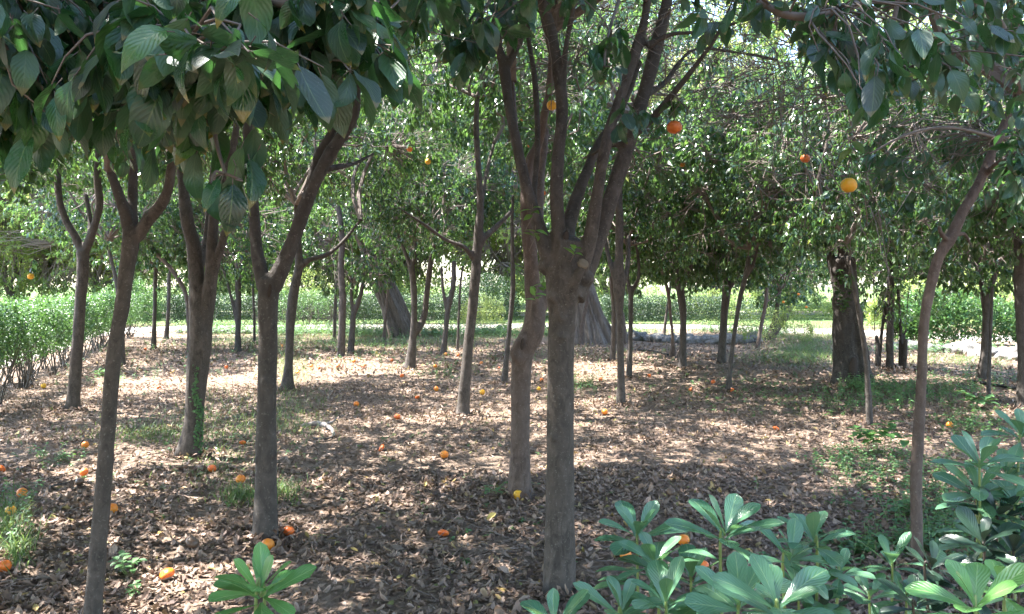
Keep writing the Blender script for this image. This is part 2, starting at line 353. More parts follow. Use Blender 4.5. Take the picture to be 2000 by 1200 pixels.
# ------------------------------------------------------------------ crowns
def crown_mesh(name, roots, centre, rad, n_spray, leaf_len, per=9, nv=2, nu=2, lm=None, seed=1, n1=8, n2=46, thr=-.12, shell=.35, twig=.18, low=0.0, tw_r=.0035, twig_seg=2, droop=.95, big=1.0, keep=None):
    global rng
    old = rng; rng = np.random.default_rng(seed)
    roots = np.asarray(roots, float).reshape(-1, 3); c = np.asarray(centre, float); rad = np.asarray(rad, float)
    M = Mesh()
    def pts(n, rmin, rmax, nzthr=None):
        out = []
        while len(out) < n:
            d = nrm(rng.normal(size=(n * 2, 3))); r = (rmin ** 3 + (rmax ** 3 - rmin ** 3) * rng.random(n * 2)) ** (1 / 3)
            P = d * r[:, None]
            P[:, 2] = np.where(P[:, 2] < 0, P[:, 2] * (.75 + low), P[:, 2])
            for q in P:
                w_ = q * rad + c
                if nzthr is not None and mnoise.noise(Vector(w_ * (1.15 / big)) + Vector((seed * 3.1, 0, 0))) < nzthr: continue
                if keep is not None and not keep(w_): continue
                out.append(w_)
                if len(out) >= n: break
        return np.array(out)
    A = pts(n1, .30, .55); B = pts(n2, .55, .85, None)
    ni = lambda Q, S: np.argmin(((Q[:, None] - S[None]) ** 2).sum(-1), 1)
    s = float(rad[0]) / 2
    tubes(M, roots[ni(A, roots)], A, .032 * s, .017 * s, 5, 6, .10)
    tubes(M, A[ni(B, A)], B, .015 * s, .007 * s, 4, 5, .12)
    S = pts(n_spray, shell, 1.05, thr); T = np.concatenate([B, A]); 
    root = T[ni(S, T)]
    tubes(M, root + rng.normal(size=S.shape) * .02, S, tw_r * 1.6 * s, tw_r * .5 * s, twig_seg, 3, .12)
    # twig direction near the tip
    d = nrm(nrm(S - root) + nrm(S - c) * .6 + rng.normal(size=S.shape) * .35 - np.array([0, 0, .25]))
    k = per; N = len(S)
    t = (np.arange(k) / k)[None, :, None]
    base = S[:, None] + d[:, None] * twig * big * (t - .75) + rng.normal(size=(N, k, 3)) * .012
    ph = rng.random((N, 1)) * 6.28 + np.arange(k)[None] * 2.4
    up = np.where(np.abs(d[:, 2:3]) > .9, [[1., 0, 0]], [[0, 0, 1.]]); a = nrm(np.cross(d, up)); b = np.cross(d, a)
    rad_ = a[:, None] * np.cos(ph)[..., None] + b[:, None] * np.sin(ph)[..., None]
    al = nrm(d[:, None] * .55 + rad_ * .75 + np.array([0, 0, -1.]) * droop * rng.uniform(.2, 1.6, (N, k, 1)) + rng.normal(size=(N, k, 3)) * .2)
    nn = nrm(np.array([0, 0, 1.]) + .5 * nrm(base - c) + rng.normal(size=(N, k, 3)) * .45)
    L = leaf_len * rng.uniform(.4, 1.22, (N, k)); W = L * rng.uniform(.36, .54, (N, k))
    leaves(M, base.reshape(-1, 3), al.reshape(-1, 3), nn.reshape(-1, 3), L.ravel(), W.ravel(), nv, nu, fold=rng.uniform(.05, .45, N * k), curl=rng.uniform(.0, .5, N * k), wave=.0 if nv < 4 else .02)
    rng = old
    return M.data(name, [lm or M_leaf, M_twig], nv > 3)

# ------------------------------------------------------------------ trunks
def sweep(M, pts, sides=20, caps=True):
    """pts: (x,y,z,r)"""
    P = np.array(pts, float); n = max(10, int(len(P) * 7)); t = np.linspace(0, len(P) - 1, n)
    C = np.array([catmull(P, x) for x in t]); r = C[:, 3]; C = C[:, :3]
    d = nrm(np.gradient(C, axis=0)); a = nrm(np.cross(d, np.array([0.31, 1, 0.05]))); b = np.cross(d, a)
    th = np.arange(sides) / sides * 2 * np.pi
    ring = a[:, None] * np.cos(th)[None, :, None] + b[:, None] * np.sin(th)[None, :, None]
    V = C[:, None] + ring * r[:, None, None]
    if caps:
        e0 = np.repeat((C[0] - d[0] * r[0] * .3)[None, None], sides, 1) + ring[0] * r[0] * .02; e1 = np.repeat((C[-1] + d[-1] * r[-1] * .3)[None, None], sides, 1) + ring[-1] * r[-1] * .02
        V = np.concatenate([e0.reshape(1, sides, 3), V, e1.reshape(1, sides, 3)])
    M.add(V, grid_faces(1, V.shape[0], sides, True)); return V.shape[0]
def blob(M, c, r, sq=(1, 1, 1)):
    n, s = 9, 14; ph = np.linspace(-1.5, 1.5, n); th = np.arange(s) / s * 2 * np.pi
    V = np.stack([np.cos(ph)[:, None] * np.cos(th)[None], np.cos(ph)[:, None] * np.sin(th)[None], np.sin(ph)[:, None] + 0 * th[None]], -1) * r * np.array(sq) + np.array(c)
    M.add(V, grid_faces(1, n, s, True))
def remeshed(M, name, voxel, m, lump=.04, lumpscale=6, fine=0.0, base=None, smooth=6):
    me = M.data(name, [m]); tmp = bpy.data.objects.new('tmp', me); col.objects.link(tmp)
    md = tmp.modifiers.new('r', 'REMESH'); md.mode = 'VOXEL'; md.voxel_size = voxel; md.use_smooth_shade = True
    s = tmp.modifiers.new('s', 'SMOOTH'); s.factor = .6; s.iterations = smooth
    dg = bpy.context.evaluated_depsgraph_get(); ev = tmp.evaluated_get(dg)
    out = bpy.data.meshes.new_from_object(ev); out.name = name
    bpy.data.objects.remove(tmp); bpy.data.meshes.remove(me)
    n = len(out.vertices); co = np.empty(n * 3, np.float32); no = np.empty(n * 3, np.float32)
    out.vertices.foreach_get('co', co); out.vertices.foreach_get('normal', no); co = co.reshape(-1, 3); no = no.reshape(-1, 3)
    seed = len(out.vertices) % 97
    h = np.array([mnoise.noise(Vector((x * lumpscale, y * lumpscale, z * lumpscale * .6 + seed))) + .5 * mnoise.noise(Vector((x * lumpscale * 3, y * lumpscale * 3, z * lumpscale * 1.2 - seed))) for x, y, z in co])
    co += no * (h * lump)[:, None].astype(np.float32)
    out.vertices.foreach_set('co', co.ravel()); out.update()
    if not out.materials: out.materials.append(m)
    out.polygons.foreach_set('use_smooth', np.ones(len(out.polygons), bool))
    return out

# shared crown meshes (origin = where the boughs leave the trunk)
VAR = []
for i in range(5):
    VAR.append(crown_mesh('orange_tree_crown', [(0, 0, 0)], (0, 0, 1.2), (2.0, 2.0, 1.75), 1150, .122, per=13, seed=20 + i, low=.22, thr=.06, n2=70, droop=1.15, twig=.15))
NTREE = 0
def orange_tree(label, stems, crown=('v', 0), bark=None, vox=.012, extra=None, group=None, flare=1.5, lump=None, name='orange_tree', cat='orange tree', sides=18, loc=None, twigs=None, slim=1):
    """stems: list of polylines [(px, py, width_px, depth_offset)...]; the first one starts at the foot"""
    global NTREE; NTREE += 1
    bx, by = stems[0][0][:2]
    d0 = dist(by)
    base = pt(bx, by, d0); gzv = float(gz(base[0], base[1])); base[2] = gzv
    root = thing(name, label, cat, base, group)
    M = Mesh(); ends = []
    for si, st in enumerate(stems):
        P = []
        for (px, py, wpx, dd) in st:
            d = d0 + dd; q = pt(px, py, d) - base; P.append([*q, wpx / 2 / F * d])
        if si == 0:
            P[0][2] = -.06; r = P[0][3]
            P[0][3] = r * flare * 1.05
            q = np.array(P[1]); fst = np.array(P[0]); k = np.clip(.16 / max(q[2], .2), .05, .4)
            mid = fst * (1 - k) + q * k; mid[3] = r * 1.02; mid2 = fst * (1 - k * .45) + q * k * .45; mid2[3] = r * (1 + (flare - 1) * .35)
            P = [P[0], list(mid2), list(mid)] + P[1:]
        if si and slim != 1: P = [p if k < 1 else [*p[:3], p[3] * slim] for k, p in enumerate(P)]
        sweep(M, P, sides); ends.append(np.array(P[-1]))
    rb = stems[0][0][2] / 2 / F * d0
    # root buttresses
    for k in range(4):
        a = rng.random() * 1.2 + k * 1.57; dx, dy = math.cos(a), math.sin(a)
        sweep(M, [(dx * rb * .3, dy * rb * .3, rb * 1.3, rb * .45), (dx * rb * 1.0, dy * rb * 1.0, rb * .25, rb * .38), (dx * rb * 1.75, dy * rb * 1.75, -.05, rb * .25)], 10)
    if extra: extra(M, base, d0)
    if d0 < 12:
        st = np.array([[*(pt(q[0], q[1], d0 + q[3]) - base), q[2] / 2 / F * d0] for q in stems[0]])
        for k in range(5 if d0 < 7 else 3):
            c_ = catmull(st, rng.uniform(.3, len(st) - 1.2)); a = rng.uniform(3.4, 6.0); r_ = c_[3]
            blob(M, (c_[0] + math.cos(a) * r_ * .82, c_[1] + math.sin(a) * r_ * .82, c_[2]), r_ * rng.uniform(.25, .42), (1, 1, rng.uniform(.7, 1.6)))
    me = remeshed(M, 'orange_tree_trunk', max(vox, d0 * .0014), bark or M_bark, lump=(lump if lump is not None else rb * .09), lumpscale=max(3.0, .55 / rb))
    obj('trunk', me, root)
    if crown is None: return root, base, ends
    kind = crown[0]
    if kind == 'v':
        _, k, scx, scz, up = (crown + (1., 1., 0.))[:5] if len(crown) < 5 else crown
        e = ends[0]
        o = obj('crown', VAR[k % 5], root, (float(e[0]), float(e[1]), float(e[2] + up)))
        o.rotation_euler = (rng.normal(0, .06), rng.normal(0, .06), rng.random() * 6.28); o.scale = (scx, scx, scz)
    elif kind == 'u':
        _, cpx, cpy, cd, rad, ns, kw = crown
        c = pt(cpx, cpy, cd) - base
        me = crown_mesh('orange_tree_crown', [e[:3] for e in ends], c, rad, ns, kw.pop('leaf', .108), seed=300 + NTREE, **kw)
        obj('crown', me, root)
    return root, base, ends

# ------------------------------------------------------------------ the orange trees
# centre tree, nearest
def burls(M, base, d0):
    for px, py, r, dd in ((1086, 580, .052, -.030), (1114, 574, .045, -.02), (1070, 520, .055, 0), (1140, 545, .055, 0), (1096, 658, .045, -.034), (1110, 480, .07, 0), (1122, 500, .062, .01)):
        blob(M, pt(px, py, d0 + dd) - base, r, (1, 1, .8))
t5, b5, e5 = orange_tree('thick dark orange tree in the middle with a knobbly fork and a sawn-off stub', [
    [(1092, 1150, 62, 0), (1094, 1000, 58, 0), (1094, 850, 53, 0), (1095, 720, 52, 0), (1097, 620, 54, 0), (1102, 540, 72, 0), (1108, 470, 62, 0)],
    [(1098, 560, 50, 0), (1072, 500, 44, 0), (1052, 440, 32, .02), (1030, 370, 26, .05), (1010, 285, 24, .1), (994, 205, 23, .15), (985, 135, 26, .2), (975, 80, 15, .22), (1000, 10, 13, .3), (1010, -120, 10, .4)],
    [(985, 135, 20, .2), (1004, 105, 18, .2), (1020, 55, 17, .2), (1022, -40, 16, .2), (1030, -160, 12, .3)],
    [(1100, 520, 46, 0), (1092, 460, 36, -.02), (1087, 380, 31, -.02), (1090, 300, 29, 0), (1098, 220, 28, 0), (1092, 150, 28, 0), (1076, 70, 29, 0), (1058, -10, 27, 0), (1040, -180, 18, 0)],
    [(1098, 170, 18, 0), (1106, 90, 14, -.05), (1120, 10, 14, -.1), (1130, -130, 10, -.2)],
    [(1110, 500, 46, 0), (1108, 455, 36, .1), (1122, 400, 30, .18), (1148, 330, 24, .3), (1170, 280, 20, .4), (1215, 210, 17, .6), (1250, 120, 13, .8)],
    [(1118, 540, 52, 0), (1148, 480, 36, -.05), (1164, 400, 28, -.08), (1176, 320, 26, -.1), (1192, 250, 25, -.1), (1222, 160, 25, -.1), (1248, 80, 26, -.1), (1262, 20, 20, -.1), (1272, -100, 16, -.1)],
    [(1120, 580, 50, 0), (1150, 520, 40, .05), (1180, 430, 37, .1), (1206, 345, 35, .12), (1236, 255, 34, .15), (1262, 170, 32, .15), (1282, 90, 29, .15), (1302, 10, 26, .15), (1320, -120, 18, .15)],
    [(1236, 262, 24, .15), (1270, 235, 20, .1), (1305, 195, 17, 0), (1350, 140, 14, -.1), (1400, 70, 12, -.2), (1440, -20, 9, -.3)],
    [(1264, 90, 18, -.1), (1310, 68, 14, -.15), (1370, 62, 12, -.2), (1430, 48, 10, -.3), (1490, 20, 8, -.4)],
    [(1262, 185, 16, .15), (1300, 160, 13, .3), (1350, 100, 10, .4), (1420, 100, 8, .5), (1520, 118, 7, .6)],
    [(1040, 400, 18, .1), (1046, 340, 15, .2), (1050, 260, 14, .25), (1044, 150, 14, .3), (1032, 70, 13, .3), (1025, -60, 11, .3)],
    [(1225, 280, 14, .1), (1185, 288, 11, .2), (1140, 310, 8, .4)],
    [(1106, 590, 36, -.03), (1118, 562, 26, -.07), (1128, 540, 22, -.10), (1137, 520, 20, -.12)],
], crown=('u', 1150, -640, 4.0, (2.6, 2.2, 1.45), 3000, dict(nv=2, low=-.2, n2=90, thr=-.3)), bark=M_bark, vox=.0075, extra=burls, flare=1.25, sides=24, lump=.004, slim=.86)
t5['group'] = 'orange trees of the grove'
# its cut face and a dark disc painting shade in the fork slit
def disc(M, c, n, r, sx=1.0, sy=1.0, dome=.2):
    n = nrm(np.array(n, float)); a = nrm(np.cross(n, [0.1, 0, 1])); b = np.cross(a, n); s = 16; th = np.arange(s) / s * 2 * np.pi
    rr = np.array([0.02, .5, .85, 1.0]); V = []
    for k, q in enumerate(rr): V.append(c + (a[None] * np.cos(th)[:, None] * sx + b[None] * np.sin(th)[:, None] * sy) * q * r + n * dome * r * (1 - q * q))
    V.append(V[-1] - n * r * .6)
    M.add(np.array(V), grid_faces(1, 5, s, True))
m = Mesh(); disc(m, pt(1140, 514, 3.80) - b5, (.35, -.75, .55), .0265); obj('stub_cut_face', m.data('cut_face', [M_cut]), t5)
m = Mesh(); disc(m, pt(1106, 462, 3.855) - b5, (0, -1, .12), .03, .45, 1.0); obj('hollow', m.data('hollow', [M_hole]), t5)

t6, b6, _ = orange_tree('gnarled orange tree with an elbow bend just left of the centre tree', [
    [(1014, 965, 46, 0), (1016, 880, 40, 0), (1017, 800, 38, 0), (1018, 730, 40, 0), (1022, 685, 44, 0), (1040, 650, 44, 0), (1046, 605, 40, .05), (1040, 560, 32, .1), (1036, 500, 28, .1), (1031, 440, 26, .1), (1028, 380, 25, .1), (1034, 320, 20, .1), (1052, 280, 18, .1), (1062, 230, 16, 0), (1075, 160, 14, 0), (1080, 60, 12, 0)],
    [(1046, 610, 38, .06), (1060, 585, 30, .1), (1068, 560, 26, .15)],
    [(1028, 385, 20, .1), (1018, 330, 14, .2), (1008, 260, 12, .3), (1000, 160, 10, .5)],
    [(1052, 470, 20, .3), (1054, 380, 18, .5), (1058, 330, 16, .6), (1066, 250, 14, .7)],
    [(1018, 700, 40, -.03), (1006, 690, 20, -.08), (1012, 672, 16, -.08), (1026, 655, 18, -.05)],
], crown=('u', 1030, -330, 6.3, (2.4, 2.1, 1.3), 2400, dict(nv=2, thr=-.25, low=-.2)), bark=M_barkred, vox=.009, flare=1.45, lump=.006)
m = Mesh(); disc(m, pt(1020, 672, 5.56) - b6, (-.3, -1, .2), .028, .5, 1.5); obj('hollow', m.data('hollow', [M_hole]), t6)
for o_ in [t6]: o_['group'] = 'orange trees of the grove'

t2, b2, _ = orange_tree('dark orange tree with a knot hole, one thick limb leaning right, oranges at its foot', [
    [(517, 1052, 48, 0), (519, 960, 43, 0), (520, 860, 40, 0), (521, 760, 37, 0), (523, 660, 37, 0), (524, 590, 40, 0), (528, 545, 44, 0)],
    [(532, 560, 40, 0), (556, 510, 33, 0), (580, 450, 30, 0), (606, 380, 28, 0), (636, 315, 27, 0), (668, 265, 27, 0), (690, 225, 24, 0), (696, 180, 20, 0), (700, 80, 16, 0), (720, -60, 12, 0)],
    [(590, 420, 22, .05), (606, 360, 21, .08), (622, 305, 20, .1), (648, 260, 18, .1), (662, 215, 15, .1), (664, 120, 12, .2)],
    [(516, 560, 32, 0), (503, 500, 27, .05), (497, 430, 25, .08), (492, 360, 24, .1), (486, 300, 23, .1), (484, 230, 20, .1), (492, 120, 16, .1), (500, 0, 12, .1)],
    [(640, 330, 14, .1), (690, 320, 9, .3), (730, 300, 7, .5)],
], crown=('u', 540, -480, 5.0, (2.2, 2.0, 1.5), 2600, dict(nv=2, low=-.2, n2=80, thr=-.3)), bark=M_barkdark, vox=.0085, flare=1.2, lump=.004, slim=.92)
t2['group'] = 'orange trees of the grove'
m = Mesh(); disc(m, pt(526, 568, 4.61) - b2, (0, -1, .1), .022, .55, 1.8); obj('knot_hole', m.data('hollow', [M_hole]), t2)

t1, b1, _ = orange_tree('slim leaning orange tree nearest on the left, its foot cut by the picture edge', [
    [(178, 1240, 34, 0), (186, 1140, 33, 0), (200, 980, 31, 0), (212, 820, 29, 0), (222, 700, 28, 0), (238, 600, 28, 0), (250, 510, 30, 0), (258, 450, 34, 0)],
    [(256, 470, 28, 0), (246, 420, 24, 0), (228, 370, 20, 0), (212, 320, 17, 0), (205, 240, 14, -.1), (190, 120, 12, -.2)],
    [(258, 465, 26, 0), (258, 400, 20, .05), (262, 320, 18, .1), (270, 220, 15, .1)],
    [(266, 465, 26, 0), (290, 430, 25, -.02), (316, 398, 23, -.05), (330, 360, 19, -.1), (338, 300, 17, -.15), (360, 200, 15, -.3), (400, 90, 12, -.5)],
], crown=('u', 120, -560, 2.7, (2.4, 2.3, 1.0), 2700, dict(nv=2, low=-.3, n2=80, thr=-.35)), bark=M_bark, vox=.0075, flare=1.15, lump=.003)
t1['group'] = 'orange trees of the grove'

t3, b3, _ = orange_tree('orange tree in two close stems with ivy creeping up one side of its trunk', [
    [(366, 890, 44, 0), (378, 830, 37, 0), (383, 760, 38, 0), (388, 700, 42, 0), (392, 650, 44, 0), (388, 600, 36, .02), (384, 540, 30, .05), (378, 480, 27, .05), (366, 430, 24, .05), (356, 350, 18, .1), (350, 270, 14, .1)],
    [(392, 670, 36, 0), (406, 600, 28, 0), (412, 540, 25, 0), (414, 480, 22, 0), (420, 410, 19, 0), (440, 340, 16, 0), (460, 260, 14, 0), (470, 150, 10, 0)],
    [(412, 560, 18, 0), (424, 510, 16, -.02), (438, 460, 15, -.05), (446, 435, 14, -.08)],
    [(384, 540, 18, .1), (402, 470, 16, .3), (410, 400, 14, .4), (420, 300, 12, .5)],
], crown=('u', 400, 20, 7.2, (2.2, 2.1, 1.3), 2100, dict(nv=2, thr=-.22)), bark=M_bark, vox=.0095, flare=1.35, lump=.007)
t3['group'] = 'orange trees of the grove'
# ivy on the trunk
def ivy():
    m = Mesh(); n = 330
    t = rng.random(n); py = 690 + t * 190 + rng.normal(0, 5, n)
    cx = 383 + np.where(t < .35, -12 + t * 26, np.where(t < .6, -9 + (t - .35) * 76, 8)); px = cx + rng.normal(0, 4.5, n)
    ctr = np.interp(py, [650, 760, 830, 890], [392, 383, 378, 366]); rr = np.interp(py, [650, 760, 830, 890], [22, 19, 18.5, 24])
    f = np.clip((px - ctr) / rr, -1.0, 1.0); d0 = dist(890)
    P = np.stack([pt(a, b, d0 - math.sqrt(max(0, 1 - c * c)) * .085 - .005) for a, b, c in zip(px, py, f)]) - b3
    nn = np.stack([f, -np.sqrt(1 - f * f) - .2, rng.normal(0, .3, n) + .3], -1)
    al = np.stack([rng.normal(0, 1, n), rng.normal(0, .3, n), rng.normal(-.4, .6, n)], -1)
    leaves(m, P, al, nn, rng.uniform(.018, .034, n), rng.uniform(.015, .028, n), 3, 2, prof='round')
    P2 = [pt(372, 700, d0 - .09), pt(368, 760, d0 - .08), pt(374, 800, d0 - .10), pt(394, 825, d0 - .095), pt(390, 880, d0 - .09)]
    tubes(m, np.array(P2[:-1]) - b3, np.array(P2[1:]) - b3, .003, .003, 3, 5, .03)
    obj('ivy', m.data('ivy', [M_weed, M_dstem]), t3)
ivy()

